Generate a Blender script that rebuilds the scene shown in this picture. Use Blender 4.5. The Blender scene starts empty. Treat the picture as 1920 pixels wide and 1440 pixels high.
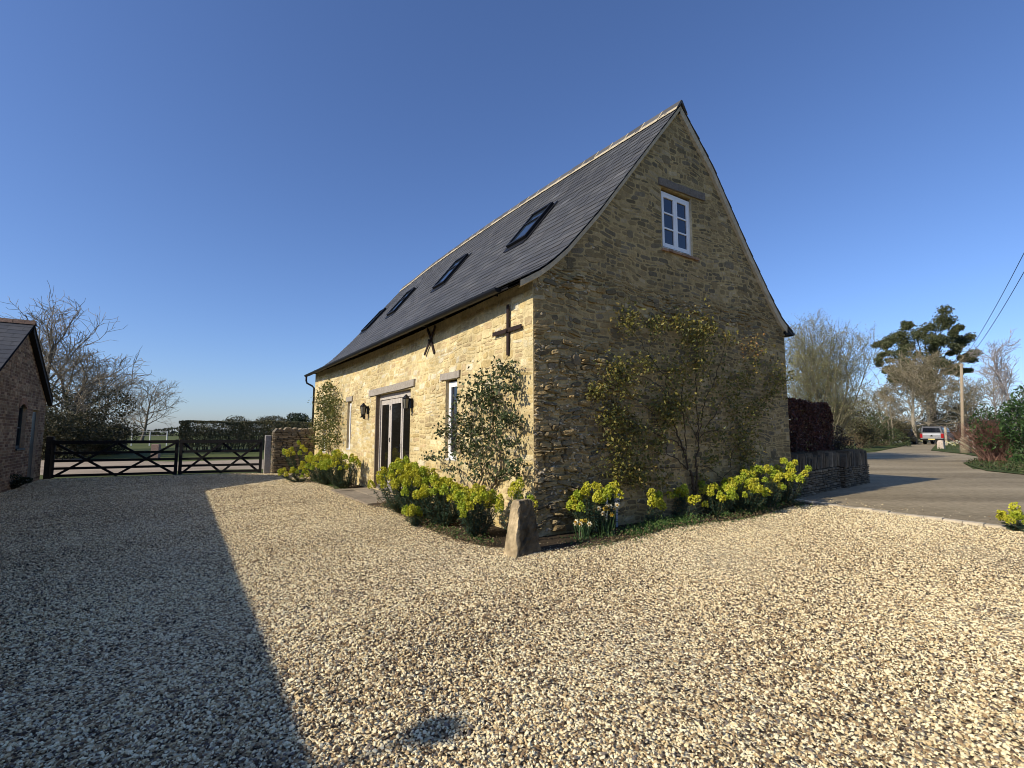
import bpy, math, random
import numpy as np
from mathutils import Vector, Matrix

R = math.radians
C = bpy.context.scene.collection

# ------------------------------------------------------------------ camera, light, sky
F, PITCH, CAMH = 925.36, 0.097, 1.5          # focal length in pixels of a 1920 px wide picture
cam_d = bpy.data.cameras.new("camera"); cam = bpy.data.objects.new("camera", cam_d); C.objects.link(cam)
cam.location = (0, 0, CAMH); cam.rotation_euler = (math.pi / 2 + PITCH, 0, 0)
cam_d.sensor_width = 36; cam_d.lens = F / 1920 * 36; cam_d.clip_end = 3000; cam_d.clip_start = 0.05
bpy.context.scene.camera = cam

TH = 0.588                                    # the barn's gable runs along G, its long wall along Lw
O = np.array([0.311, 7.143]); G = np.array([math.cos(TH), math.sin(TH)]); Lw = np.array([-math.sin(TH), math.cos(TH)])
SUN_EL, SUN_AZ = R(32.1), TH - R(0.04)        # direction the light travels (from +X towards +Y)
trav = Vector((math.cos(SUN_AZ) * math.cos(SUN_EL), math.sin(SUN_AZ) * math.cos(SUN_EL), -math.sin(SUN_EL)))
sun_d = bpy.data.lights.new("sun", 'SUN'); sun_d.energy = 5.0; sun_d.angle = R(0.53); sun_d.color = (1, 0.905, 0.74)
sun = bpy.data.objects.new("sun", sun_d); C.objects.link(sun)
sun.rotation_euler = trav.to_track_quat('-Z', 'Y').to_euler(); sun.location = (-20, -10, 30)

world = bpy.data.worlds.new("World"); bpy.context.scene.world = world; world.use_nodes = True
wn = world.node_tree; bg = wn.nodes['Background']; sky = wn.nodes.new('ShaderNodeTexSky')
sky.sky_type = 'NISHITA'; sky.sun_disc = False; sky.sun_elevation = SUN_EL
sky.sun_rotation = math.atan2(-trav.x, -trav.y)
sky.air_density = 1.0; sky.dust_density = 0.7; sky.ozone_density = 5.5; sky.altitude = 0
tint = wn.nodes.new('ShaderNodeVectorMath'); tint.operation = 'MULTIPLY'; tint.inputs[1].default_value = (.97, 1.0, 1.19)
wn.links.new(sky.outputs[0], tint.inputs[0]); wn.links.new(tint.outputs[0], bg.inputs[0]); bg.inputs[1].default_value = 0.136
vs = bpy.context.scene.view_settings
vs.view_transform = 'Standard'; vs.look = 'None'; vs.exposure = 0.0; vs.gamma = 1.0
bpy.context.scene.cycles.max_bounces = 6; bpy.context.scene.cycles.diffuse_bounces = 3
bpy.context.scene.cycles.transparent_max_bounces = 8; bpy.context.scene.cycles.use_denoising = True; bpy.context.scene.cycles.filter_width = 1.0

# ------------------------------------------------------------------ helpers
def S(t):
    t = min(1, max(0, t)); return t * t * (3 - 2 * t)
def gz(y):                                    # the land rises a little behind the yard
    return 0.25 * S((y - 20) / 30)
def at(u, v):                                 # ground point seen at a pixel of the photograph
    c, s = math.cos(PITCH), math.sin(PITCH)
    x, w = (u - 960) / F, (720 - v) / F
    rx, ry, rz = x, c - w * s, s + w * c
    h = 0.0
    for _ in range(12):
        t = (h - CAMH) / rz; h = gz(ry * t)
    return np.array([rx * t, ry * t, h])
def dep(u, Y):                                # ground point in the direction of pixel column u, Y metres ahead
    return np.array([(u - 960) / F * (Y * math.cos(PITCH) - 1.2 * math.sin(PITCH)), Y, gz(Y)])
def b2w(x, y, z=0.0):                         # barn coordinates to world
    q = O + G * x + Lw * y
    return np.array([q[0], q[1], z])

class MB:
    """collects polygons with a colour per vertex; build() links them as one mesh object"""
    def __init__(s): s.v, s.c, s.f3, s.f4, s.fn, s.n = [], [], [], [], [], 0
    def add(s, V, f3=None, f4=None, fn=None, col=(1, 1, 1)):
        V = np.asarray(V, float).reshape(-1, 3); k = len(V); s.v.append(V)
        col = np.asarray(col, float)
        s.c.append(np.broadcast_to(col, (k, 3)) if col.ndim == 1 else col)
        if f3 is not None and len(f3): s.f3.append(np.asarray(f3, int).reshape(-1, 3) + s.n)
        if f4 is not None and len(f4): s.f4.append(np.asarray(f4, int).reshape(-1, 4) + s.n)
        if fn is not None: s.fn += [[i + s.n for i in f] for f in fn]
        s.n += k
    def box(s, x0, x1, y0, y1, z0, z1, col=(1, 1, 1), M=None):
        V = np.array([[x, y, z] for z in (z0, z1) for y in (y0, y1) for x in (x0, x1)], float)
        if M is not None: V = np.array([list(M @ Vector(p)) for p in V])
        s.add(V, f4=[[0, 2, 3, 1], [4, 5, 7, 6], [0, 1, 5, 4], [2, 6, 7, 3], [0, 4, 6, 2], [1, 3, 7, 5]], col=col)
    def tube(s, P, rad, n=6, col=(1, 1, 1), caps=True):
        P = np.asarray(P, float); m = len(P)
        rad = np.broadcast_to(np.asarray(rad, float), (m,))
        T = np.gradient(P, axis=0); T /= np.linalg.norm(T, axis=1)[:, None] + 1e-9
        ref = np.array([0, 0, 1.0]) if abs(T[0][2]) < .9 else np.array([1.0, 0, 0])
        A = np.cross(T, ref); A /= np.linalg.norm(A, axis=1)[:, None] + 1e-9
        B = np.cross(T, A)
        a = np.arange(n) * 2 * np.pi / n
        V = P[:, None, :] + rad[:, None, None] * (np.cos(a)[None, :, None] * A[:, None, :] + np.sin(a)[None, :, None] * B[:, None, :])
        i = np.arange(m - 1)[:, None]; j = np.arange(n)[None, :]; k = (j + 1) % n
        Q = np.stack([i * n + j, (i + 1) * n + j, (i + 1) * n + k, i * n + k], -1).reshape(-1, 4)
        s.add(V.reshape(-1, 3), f4=Q, fn=[list(range(n)), list(range(m * n - 1, (m - 1) * n - 1, -1))] if caps else None, col=col)
    def prism(s, poly, axis, a, b, col=(1, 1, 1)):   # 2-D outline pushed along an axis
        k = len(poly); V = []
        for t in (a, b):
            for p, q in poly:
                V.append({'x': (t, p, q), 'y': (p, t, q), 'z': (p, q, t)}[axis])
        s.add(V, f4=[[i, (i + 1) % k, k + (i + 1) % k, k + i] for i in range(k)],
              fn=[list(range(k))[::-1], list(range(k, 2 * k))], col=col)
    def leaves(s, P, size, cols, rs, aspect=.5, up=None, fold=True):
        """one rhombus per leaf, random directions (or biased towards up)"""
        P = np.asarray(P, float); n = len(P)
        if n == 0: return
        d = rs.normal(size=(n, 3))
        if up is not None: d = d * .55 + np.asarray(up)
        d /= np.linalg.norm(d, axis=1)[:, None] + 1e-9
        q = np.cross(d, rs.normal(size=(n, 3))); q /= np.linalg.norm(q, axis=1)[:, None] + 1e-9
        L = (np.asarray(size) * rs.uniform(.65, 1.3, n))[:, None]
        nn = np.cross(d, q) * L * .12
        V = np.stack([P - d * L * .5, P + q * L * aspect * .5 + nn, P + d * L * .5, P - q * L * aspect * .5 + nn], 1)
        cols = np.broadcast_to(np.asarray(cols, float), (n, 3))
        s.add(V.reshape(-1, 3), f4=np.arange(4 * n).reshape(-1, 4), col=np.repeat(cols, 4, 0))
    def mesh(s, name, m, smooth=False):
        V = np.concatenate(s.v) if s.v else np.zeros((0, 3)); me = bpy.data.meshes.new(name)
        f3 = np.concatenate(s.f3) if s.f3 else np.zeros((0, 3), int); f4 = np.concatenate(s.f4) if s.f4 else np.zeros((0, 4), int)
        lens = [3] * len(f3) + [4] * len(f4) + [len(f) for f in s.fn]
        loops = np.concatenate([f3.ravel(), f4.ravel(), np.array([i for f in s.fn for i in f], int)]).astype(np.int32)
        me.vertices.add(len(V)); me.vertices.foreach_set('co', V.ravel().astype(np.float32))
        me.loops.add(len(loops)); me.loops.foreach_set('vertex_index', loops)
        me.polygons.add(len(lens)); st = np.concatenate([[0], np.cumsum(lens)[:-1]]).astype(np.int32) if lens else np.zeros(0, np.int32)
        me.polygons.foreach_set('loop_start', st)
        me.polygons.foreach_set('use_smooth', np.full(len(lens), smooth, bool))
        a = me.attributes.new('col', 'FLOAT_COLOR', 'POINT')
        cc = np.concatenate([np.concatenate(s.c), np.ones((len(V), 1))], 1)
        a.data.foreach_set('color', cc.ravel().astype(np.float32))
        me.materials.append(m); me.update(calc_edges=True); me.validate()
        return me
    def build(s, name, m, parent=None, smooth=False, loc=None):
        o = bpy.data.objects.new(name, s.mesh(name, m, smooth)); C.objects.link(o)
        if parent is not None: o.parent = parent
        if loc is not None: o.location = loc
        return o

def tag(o, label=None, cat=None, group=None, kind=None):
    if label: o['label'] = label
    if cat: o['category'] = cat
    if group: o['group'] = group
    if kind: o['kind'] = kind
    return o
def thing(name, label, cat, loc=(0, 0, 0), rz=0.0, group=None):
    o = bpy.data.objects.new(name, None); C.objects.link(o); o.empty_display_size = .2
    o.location = Vector([float(t) for t in loc]); o.rotation_euler = (0, 0, rz)
    return tag(o, label, cat, group)
def child(name, mesh, parent, loc=None, rot=None, scale=None):
    o = bpy.data.objects.new(name, mesh); C.objects.link(o); o.parent = parent
    if loc is not None: o.location = loc
    if rot is not None: o.rotation_euler = rot
    if scale is not None: o.scale = scale
    return o

# ------------------------------------------------------------------ materials
def mat(name, col=None, rough=.8, var=.25, nscale=8., bump=.0, bscale=40., spec=.3, metal=0., transl=0., detail=5., attr=True, fine=0.):
    """base colour = the per-piece colour (attribute col, or col) broken up by noise; bump from noise"""
    m = bpy.data.materials.new(name); m.use_nodes = True; nt = m.node_tree; N, Lk = nt.nodes, nt.links
    b = N['Principled BSDF']; out = N['Material Output']
    b.inputs['Roughness'].default_value = rough; b.inputs['Specular IOR Level'].default_value = spec
    b.inputs['Metallic'].default_value = metal
    tc = N.new('ShaderNodeTexCoord')
    if attr and col is None:
        src = N.new('ShaderNodeAttribute'); src.attribute_name = 'col'; csock = src.outputs['Color']
    else:
        src = N.new('ShaderNodeRGB'); src.outputs[0].default_value = (*col, 1); csock = src.outputs[0]
    if var > 0:
        nz = N.new('ShaderNodeTexNoise'); nz.inputs['Scale'].default_value = nscale; nz.inputs['Detail'].default_value = detail
        nz.inputs['Roughness'].default_value = .65
        Lk.new(tc.outputs['Object'], nz.inputs['Vector'])
        mr = N.new('ShaderNodeMapRange'); mr.inputs[1].default_value = .25; mr.inputs[2].default_value = .75
        mr.inputs[3].default_value = 1 - var; mr.inputs[4].default_value = 1 + var
        Lk.new(nz.outputs[0], mr.inputs[0])
        mx = N.new('ShaderNodeVectorMath'); mx.operation = 'SCALE'
        Lk.new(csock, mx.inputs[0]); Lk.new(mr.outputs[0], mx.inputs['Scale']); csock = mx.outputs[0]
    Lk.new(csock, b.inputs['Base Color'])
    if bump > 0:
        bz = N.new('ShaderNodeTexNoise'); bz.inputs['Scale'].default_value = bscale; bz.inputs['Detail'].default_value = 6
        Lk.new(tc.outputs['Object'], bz.inputs['Vector'])
        bp = N.new('ShaderNodeBump'); bp.inputs['Strength'].default_value = bump; bp.inputs['Distance'].default_value = .02
        Lk.new(bz.outputs[0], bp.inputs['Height']); Lk.new(bp.outputs[0], b.inputs['Normal'])
    if transl > 0:
        tr = N.new('ShaderNodeBsdfTranslucent'); Lk.new(csock, tr.inputs['Color'])
        ms = N.new('ShaderNodeMixShader'); ms.inputs[0].default_value = transl
        Lk.new(b.outputs[0], ms.inputs[1]); Lk.new(tr.outputs[0], ms.inputs[2]); Lk.new(ms.outputs[0], out.inputs[0])
    return m
def add_patches(m, scale=1.1, amt=.18):
    nt = m.node_tree; b = nt.nodes['Principled BSDF']; src = b.inputs['Base Color'].links[0].from_socket
    tc = nt.nodes.new('ShaderNodeTexCoord'); nz = nt.nodes.new('ShaderNodeTexNoise'); nz.inputs['Scale'].default_value = scale; nz.inputs['Detail'].default_value = 3
    nt.links.new(tc.outputs['Object'], nz.inputs['Vector']); mr = nt.nodes.new('ShaderNodeMapRange'); mr.inputs[1].default_value = .3; mr.inputs[2].default_value = .7
    mr.inputs[3].default_value = 1 - amt; mr.inputs[4].default_value = 1 + amt; nt.links.new(nz.outputs[0], mr.inputs[0])
    sc = nt.nodes.new('ShaderNodeVectorMath'); sc.operation = 'SCALE'; nt.links.new(src, sc.inputs[0]); nt.links.new(mr.outputs[0], sc.inputs['Scale']); nt.links.new(sc.outputs[0], b.inputs['Base Color'])
M_stone = mat('rubble_stone', rough=.92, var=.30, nscale=11, bump=.85, bscale=30, spec=.12)
add_patches(M_stone)
M_slate = mat('slate', rough=.62, var=.16, nscale=14, bump=.25, bscale=45, spec=.3)
add_patches(M_slate, .7, .14)
M_leaf = mat('leaf', rough=.5, var=.2, nscale=6, spec=.3, transl=.25)
M_bark = mat('bark', rough=.9, var=.3, nscale=12, bump=.5, bscale=25, spec=.1)
M_oak = mat('weathered_oak', rough=.85, var=.28, nscale=18, bump=.4, bscale=30, spec=.15)
M_white = mat('white_paint', col=(.78, .78, .76), rough=.45, var=.05, nscale=9, spec=.4)
M_black = mat('black_metal', col=(.008, .008, .009), rough=.5, var=.3, nscale=12, spec=.25)
M_rust = mat('rusted_iron', col=(.030, .018, .015), rough=.8, var=.4, nscale=22, bump=.3, bscale=50, spec=.2)
M_dark = mat('dark_timber', col=(.011, .010, .010), rough=.75, var=.35, nscale=14, bump=.2, spec=.2)
M_soil = mat('soil', col=(.055, .042, .028), rough=1, var=.5, nscale=20, bump=.9, bscale=30, spec=.05)
M_lime = mat('lime_mortar', col=(.46, .39, .27), rough=.95, var=.25, nscale=12, bump=.5, bscale=40, spec=.1)
M_metal = mat('painted_metal', rough=.35, var=.06, nscale=6, spec=.5)
M_rubber = mat('rubber', col=(.015, .015, .015), rough=.85, var=.2, spec=.2)
def glass(name, col=(.008, .010, .016), rough=.03):
    m = mat(name, col=col, rough=rough, var=.0, spec=.9); return m
M_glass = glass('dark_glass')
M_doorglass = mat('door_glass', col=(.010, .009, .007), rough=.05, var=.0, spec=.18)
M_skyglass = glass('skylight_glass', (.02, .03, .045))
def mat_plain(name, col, rough=.4, metal=0., spec=.5): return mat(name, col=col, rough=rough, var=.0, metal=metal, spec=spec)
M_red = mat_plain('tail_light_red', (.35, .012, .015), .15)
M_plate = mat_plain('plate_yellow', (.70, .55, .16), .4)
M_chrome = mat_plain('chrome', (.7, .7, .7), .15, 1.0)
M_tag = mat_plain('white_plastic', (.75, .75, .73), .5)

rs = np.random.RandomState(11)
rnd = random.Random(5)
def pick(cols, n, jit=.12):
    cols = np.asarray(cols, float); i = rs.randint(0, len(cols), n)
    return cols[i] * rs.uniform(1 - jit, 1 + jit, (n, 1))

# ------------------------------------------------------------------ the land
def sheet(name, m, xs, ys, zoff=0., fn=None, kind='structure', mask=None):
    xs = np.asarray(xs, float); ys = np.asarray(ys, float)
    X, Y = np.meshgrid(xs, ys); Z = np.vectorize(gz)(Y) + zoff
    if fn is not None: Z = Z + fn(X, Y)
    nx, ny = len(xs), len(ys); i = np.arange(ny - 1)[:, None]; j = np.arange(nx - 1)[None, :]
    q = np.stack([i * nx + j, i * nx + j + 1, (i + 1) * nx + j + 1, (i + 1) * nx + j], -1).reshape(-1, 4)
    b = MB(); b.add(np.stack([X, Y, Z], -1).reshape(-1, 3), f4=q)
    return tag(b.build(name, m), kind=kind)
def poly_sheet(name, m, pts, zoff, step=None):
    """flat-ish outlined patch lying on the land: cut into strips across Y so it follows the rise"""
    import bmesh
    bm = bmesh.new(); vs_ = [bm.verts.new((p[0], p[1], 0)) for p in pts]; bm.faces.new(vs_)
    y0, y1 = min(p[1] for p in pts), max(p[1] for p in pts)
    y = math.floor(y0) + 1.0
    while y < y1:
        if 19 < y < 52:
            bmesh.ops.bisect_plane(bm, geom=bm.verts[:] + bm.edges[:] + bm.faces[:], plane_co=(0, y, 0), plane_no=(0, 1, 0))
        y += 1.0
    for v in bm.verts: v.co.z = gz(v.co.y) + zoff
    bmesh.ops.recalc_face_normals(bm, faces=bm.faces[:])
    me = bpy.data.meshes.new(name); bm.to_mesh(me); bm.free()
    if me.polygons and me.polygons[0].normal.z < 0: me.flip_normals()
    me.materials.append(m); o = bpy.data.objects.new(name, me); C.objects.link(o)
    return tag(o, kind='structure')

def ground_mat(name, stops, scales, bump=.4, bscale=30., rough=.95, stretch=None):
    """two noises (broad and fine) through a colour ramp"""
    m = bpy.data.materials.new(name); m.use_nodes = True; nt = m.node_tree; N, Lk = nt.nodes, nt.links
    b = N['Principled BSDF']; b.inputs['Roughness'].default_value = rough; b.inputs['Specular IOR Level'].default_value = .12
    tc = N.new('ShaderNodeTexCoord'); mp = N.new('ShaderNodeMapping'); Lk.new(tc.outputs['Object'], mp.inputs[0])
    if stretch: mp.inputs['Rotation'].default_value = (0, 0, stretch[0]); mp.inputs['Scale'].default_value = stretch[1]
    a = N.new('ShaderNodeTexNoise'); a.inputs['Scale'].default_value = scales[0]; a.inputs['Detail'].default_value = 8
    f = N.new('ShaderNodeTexNoise'); f.inputs['Scale'].default_value = scales[1]; f.inputs['Detail'].default_value = 6; f.inputs['Roughness'].default_value = .7
    Lk.new(mp.outputs[0], a.inputs['Vector']); Lk.new(tc.outputs['Object'], f.inputs['Vector'])
    mx = N.new('ShaderNodeMix'); mx.inputs[0].default_value = .45; Lk.new(a.outputs[0], mx.inputs[2]); Lk.new(f.outputs[0], mx.inputs[3])
    cr = N.new('ShaderNodeValToRGB'); e = cr.color_ramp.elements
    e[0].position, e[0].color = stops[0][0], (*stops[0][1], 1); e[1].position, e[1].color = stops[-1][0], (*stops[-1][1], 1)
    for p, c in stops[1:-1]:
        n_ = e.new(p); n_.color = (*c, 1)
    Lk.new(mx.outputs[0], cr.inputs[0]); Lk.new(cr.outputs[0], b.inputs['Base Color'])
    bp = N.new('ShaderNodeBump'); bp.inputs['Strength'].default_value = bump; bp.inputs['Distance'].default_value = .03
    g2 = N.new('ShaderNodeTexNoise'); g2.inputs['Scale'].default_value = bscale; g2.inputs['Detail'].default_value = 4
    Lk.new(tc.outputs['Object'], g2.inputs['Vector']); Lk.new(g2.outputs[0], bp.inputs['Height']); Lk.new(bp.outputs[0], b.inputs['Normal'])
    return m
M_field = ground_mat('field_grass', [(.3, (.05, .062, .02)), (.5, (.09, .105, .032)), (.7, (.14, .145, .05))], (.12, 4.), bump=.6, bscale=12)
M_drive = ground_mat('tarmac', [(.36, (.185, .148, .090)), (.5, (.29, .235, .145)), (.62, (.41, .335, .215))], (.45, 7.), bump=.25, bscale=160, rough=.9, stretch=(0.75, (.22, 1.3, 1)))
M_track = ground_mat('pale_track', [(.3, (.22, .17, .12)), (.5, (.36, .29, .21)), (.7, (.46, .38, .28))], (.5, 14.), bump=.5, bscale=60)
M_verge = ground_mat('verge_grass', [(.3, (.035, .05, .015)), (.5, (.065, .085, .025)), (.7, (.11, .11, .05))], (.8, 20.), bump=.8, bscale=25)

ysg = np.concatenate([[-300, -60, -20, 0, 10], np.arange(19, 52.1, 1.), [60, 90, 150, 300, 700, 1500]])
sheet('ground', M_field, [-1500, -300, -60, 0, 60, 300, 1500], ysg)

def mat_gravel():
    m = bpy.data.materials.new('gravel_bed'); m.use_nodes = True; nt = m.node_tree; N, Lk = nt.nodes, nt.links
    b = N['Principled BSDF']; b.inputs['Roughness'].default_value = .9; b.inputs['Specular IOR Level'].default_value = .15
    tc = N.new('ShaderNodeTexCoord')
    vo = N.new('ShaderNodeTexVoronoi'); vo.inputs['Scale'].default_value = 55; Lk.new(tc.outputs['Object'], vo.inputs['Vector'])
    sp = N.new('ShaderNodeSeparateColor'); Lk.new(vo.outputs['Color'], sp.inputs[0])
    cr = N.new('ShaderNodeValToRGB'); gravel_ramp(cr); dkn = N.new('ShaderNodeVectorMath'); dkn.operation = 'SCALE'; dkn.inputs['Scale'].default_value = .8   # fines between the stones
    Lk.new(sp.outputs[0], cr.inputs[0]); Lk.new(cr.outputs[0], dkn.inputs[0]); Lk.new(dkn.outputs[0], b.inputs['Base Color'])
    bp = N.new('ShaderNodeBump'); bp.inputs['Strength'].default_value = 1; bp.inputs['Distance'].default_value = .02; bp.invert = True
    Lk.new(vo.outputs['Distance'], bp.inputs['Height']); Lk.new(bp.outputs[0], b.inputs['Normal'])
    return m
def gravel_ramp(cr):
    e = cr.color_ramp.elements; cr.color_ramp.interpolation = 'CONSTANT'
    st = [(0, (.06, .042, .027)), (.11, (.22, .145, .078)), (.23, (.42, .30, .16)), (.36, (.63, .48, .255)), (.48, (.80, .655, .38)), (.61, (.90, .79, .51)), (.92, (.20, .165, .13))]
    e[0].position, e[0].color = st[0][0], (*st[0][1], 1); e[1].position, e[1].color = st[1][0], (*st[1][1], 1)
    for p, c in st[2:]:
        q = e.new(p); q.color = (*c, 1)
M_gravel = mat_gravel()
# forecourt outline: from the outbuilding along the gate, in front of the barn, to the kerb of the drive
fore = [b2w(-7.9, -14), b2w(-7.9, 15.6), b2w(-7.72, 15.85), b2w(-4.26, 15.2), b2w(-1.6, 14.5), b2w(-1.2, 13.9), b2w(.3, 13.9), b2w(.3, .3),
        b2w(6.9, .3), b2w(6.88, -.56), b2w(6.43, -3.71), b2w(5.3, -11.0), b2w(5, -14)]
poly_sheet('forecourt', M_gravel, fore, .004)

# loose stones of the forecourt: points made here, one small stone put on each by geometry nodes
def inside(P, poly):
    x, y = P[:, 0], P[:, 1]; r = np.zeros(len(P), bool); j = len(poly) - 1
    for i in range(len(poly)):
        xi, yi, xj, yj = poly[i][0], poly[i][1], poly[j][0], poly[j][1]
        c = ((yi > y) != (yj > y)) & (x < (xj - xi) * (y - yi) / (yj - yi + 1e-12) + xi); r ^= c; j = i
    return r
def bed_edge(x):                                          # planting bed edge in front of the gable (barn y)
    return -.62 - .10 * np.sin(x * 1.7 + .6) + np.clip((x - 3) * .03, -.1, .12)
def bed_edge2(y):                                         # planting bed edge along the long wall (barn x)
    return -.98 - .12 * np.sin(y * 1.3)
def gravel():
    N0 = 4300000
    Y = rs.uniform(-4, 19.5, N0); X = rs.uniform(-1, 1, N0) * 21
    keep = (np.abs(X) < Y * 1.12 + 1.2) | ((rs.rand(N0) < .45) & (np.abs(X) < 11)); P = np.stack([X, Y], 1)[keep]
    q = P - O; lx, ly = q @ G, q @ Lw
    ok = inside(P, fore)
    ok &= ~((lx > bed_edge2(ly) + .25 + .3 * (rs.rand(len(P)) - .5)) & (ly > -.45) & (ly < 4.3))
    ok &= ~((lx > bed_edge2(ly) + .25 + .3 * (rs.rand(len(P)) - .5)) & (ly > 7.4) & (ly < 11))
    ok &= ~((ly > bed_edge(lx) + .3 * (rs.rand(len(P)) - .5)) & (lx > -.3) & (lx < 6.9))
    stray = rs.rand(len(P)) < .13; ok |= stray & inside(P, fore) & (lx < 6.9) & ((ly > 7.4) | (ly < 4.3))      # a thin scatter on the soil
    ok &= ~((lx > -.95) & (ly > 4.3) & (ly < 7.4) & (rs.rand(len(P)) > .03))
    d = P[:, 1]
    ok &= rs.rand(len(P)) < np.clip(1.3 - np.abs(d) * .06, .28, 1)
    P = P[ok]; m_ = 900; xs_, ys2 = 6.95 + rs.exponential(.35, m_), rs.uniform(-5.5, .3, m_)      # strays kicked over the kerb
    P = np.concatenate([P, O + np.outer(xs_ + (ys2 + .56) * .143, G) + np.outer(ys2, Lw)]); n = len(P)
    sz = np.minimum(rs.lognormal(-.05, .28, n), 1.75) * np.clip(1 + (P[:, 1] - 7) * .045, 1, 1.5) * np.where(np.abs(P[:, 0]) < P[:, 1] * 1.12 + 1.2, 1, 1.4)
    V = np.concatenate([P, np.full((n, 1), .004) + rs.rand(n, 1) * .008 + .006 * np.sin(P[:, :1] * 1.9) * np.sin(P[:, 1:] * 1.3)], 1)
    me = bpy.data.meshes.new('gravel'); me.vertices.add(n); me.vertices.foreach_set('co', V.ravel().astype(np.float32))
    a = me.attributes.new('rot', 'FLOAT_VECTOR', 'POINT')
    rot = np.stack([rs.normal(0, .45, n), rs.normal(0, .45, n), rs.uniform(0, 6.28, n)], 1); a.data.foreach_set('vector', rot.ravel().astype(np.float32))
    a = me.attributes.new('siz', 'FLOAT_VECTOR', 'POINT')
    sc = np.stack([sz * rs.uniform(.9, 1.5, n), sz * rs.uniform(.7, 1.1, n), sz * rs.uniform(.4, .75, n)], 1) * .0064
    a.data.foreach_set('vector', sc.ravel().astype(np.float32))
    a = me.attributes.new('tone', 'FLOAT', 'POINT'); px_, py_ = P[:, 0], P[:, 1]
    low = np.sin(px_ * .9 + 1.3 * np.sin(py_ * .5)) * np.sin(py_ * 1.1 + px_ * .3) + .6 * np.sin(px_ * 2.7 - py_ * 1.9)   # cleaner and dirtier drifts
    tn = np.clip(rs.rand(n) ** np.exp(-.22 * low), 0, .999); a.data.foreach_set('value', tn.astype(np.float32))
    a = me.attributes.new('kind_i', 'INT', 'POINT'); a.data.foreach_set('value', rs.randint(0, 5, n).astype(np.int32))
    o = bpy.data.objects.new('gravel', me); C.objects.link(o)
    m = bpy.data.materials.new('gravel_stone'); m.use_nodes = True; nt = m.node_tree; N, Lk = nt.nodes, nt.links
    b = N['Principled BSDF']; b.inputs['Roughness'].default_value = .75; b.inputs['Specular IOR Level'].default_value = .25
    at_ = N.new('ShaderNodeAttribute'); at_.attribute_type = 'INSTANCER'; at_.attribute_name = 'tone'
    cr = N.new('ShaderNodeValToRGB'); gravel_ramp(cr); Lk.new(at_.outputs['Fac'], cr.inputs[0]); Lk.new(cr.outputs[0], b.inputs['Base Color'])
    ng = bpy.data.node_groups.new('scatter_gravel', 'GeometryNodeTree')
    ng.interface.new_socket('Geometry', in_out='INPUT', socket_type='NodeSocketGeometry'); ng.interface.new_socket('Geometry', in_out='OUTPUT', socket_type='NodeSocketGeometry')
    n_ = ng.nodes; l_ = ng.links; gi = n_.new('NodeGroupInput'); go = n_.new('NodeGroupOutput')
    g2i = n_.new('GeometryNodeGeometryToInstance')
    for k in range(5):
        ic = n_.new('GeometryNodeMeshIcoSphere'); ic.inputs['Radius'].default_value = 1; ic.inputs['Subdivisions'].default_value = 2
        sp = n_.new('GeometryNodeSetPosition'); nz = n_.new('ShaderNodeTexNoise'); nz.inputs['Scale'].default_value = .9; nz.inputs['Detail'].default_value = 1
        ps = n_.new('GeometryNodeInputPosition'); ad = n_.new('ShaderNodeVectorMath'); ad.operation = 'ADD'; ad.inputs[1].default_value = (k * 7.3, k * 3.1, k)
        l_.new(ps.outputs[0], ad.inputs[0]); l_.new(ad.outputs[0], nz.inputs['Vector'])
        sb = n_.new('ShaderNodeVectorMath'); sb.operation = 'SUBTRACT'; sb.inputs[1].default_value = (.5, .5, .5); l_.new(nz.outputs['Color'], sb.inputs[0])
        mu = n_.new('ShaderNodeVectorMath'); mu.operation = 'SCALE'; mu.inputs['Scale'].default_value = 2.0; l_.new(sb.outputs[0], mu.inputs[0])
        l_.new(ic.outputs[0], sp.inputs[0]); l_.new(mu.outputs[0], sp.inputs['Offset'])
        sm = n_.new('GeometryNodeSetMaterial'); sm.inputs['Material'].default_value = m; l_.new(sp.outputs[0], sm.inputs[0])
        l_.new(sm.outputs[0], g2i.inputs[0])
    iop = n_.new('GeometryNodeInstanceOnPoints'); iop.inputs['Pick Instance'].default_value = True
    l_.new(gi.outputs[0], iop.inputs['Points']); l_.new(g2i.outputs[0], iop.inputs['Instance'])
    def na(nm, ty):
        q = n_.new('GeometryNodeInputNamedAttribute'); q.data_type = ty; q.inputs[0].default_value = nm; return q.outputs[0]
    er = n_.new('FunctionNodeEulerToRotation'); l_.new(na('rot', 'FLOAT_VECTOR'), er.inputs[0]); l_.new(er.outputs[0], iop.inputs['Rotation'])
    l_.new(na('siz', 'FLOAT_VECTOR'), iop.inputs['Scale']); l_.new(na('kind_i', 'INT'), iop.inputs['Instance Index'])
    l_.new(iop.outputs[0], go.inputs[0])
    md = o.modifiers.new('scatter', 'NODES'); md.node_group = ng
    tag(o, 'loose cream and brown gravel covering the forecourt', 'gravel', kind='stuff')
gravel()

# drive, verges, track, soil
drv = [b2w(6.95, .6), b2w(6.95, -.55), b2w(6.50, -3.70), b2w(5.36, -11.2), b2w(14, -14), b2w(30, -5), at(1920, 884), at(1825, 880), at(1805, 868), at(1845, 859), at(1808, 852), at(1745, 845), at(1757, 832),
       dep(1830, 60), dep(1690, 60), at(1690, 838), at(1640, 848), at(1610, 850), at(1560, 862)]
poly_sheet('drive', M_drive, drv, .010)
kb = MB()
for i in range(42):                                       # stone edging between gravel and tarmac
    y = .25 - i * .27; a = 6.93 + (y + .56) * .143
    kb.box(a - .075 + rnd.uniform(-.008, .008), a + .06, y - .25, y, -.05, .036 + rnd.uniform(-.004, .008), col=np.array((.58, .50, .37)) * rnd.uniform(.8, 1.15))
k_ = kb.build('kerb', M_stone); k_.location = (*O, 0); k_.rotation_euler = (0, 0, TH); tag(k_, kind='structure')
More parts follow.
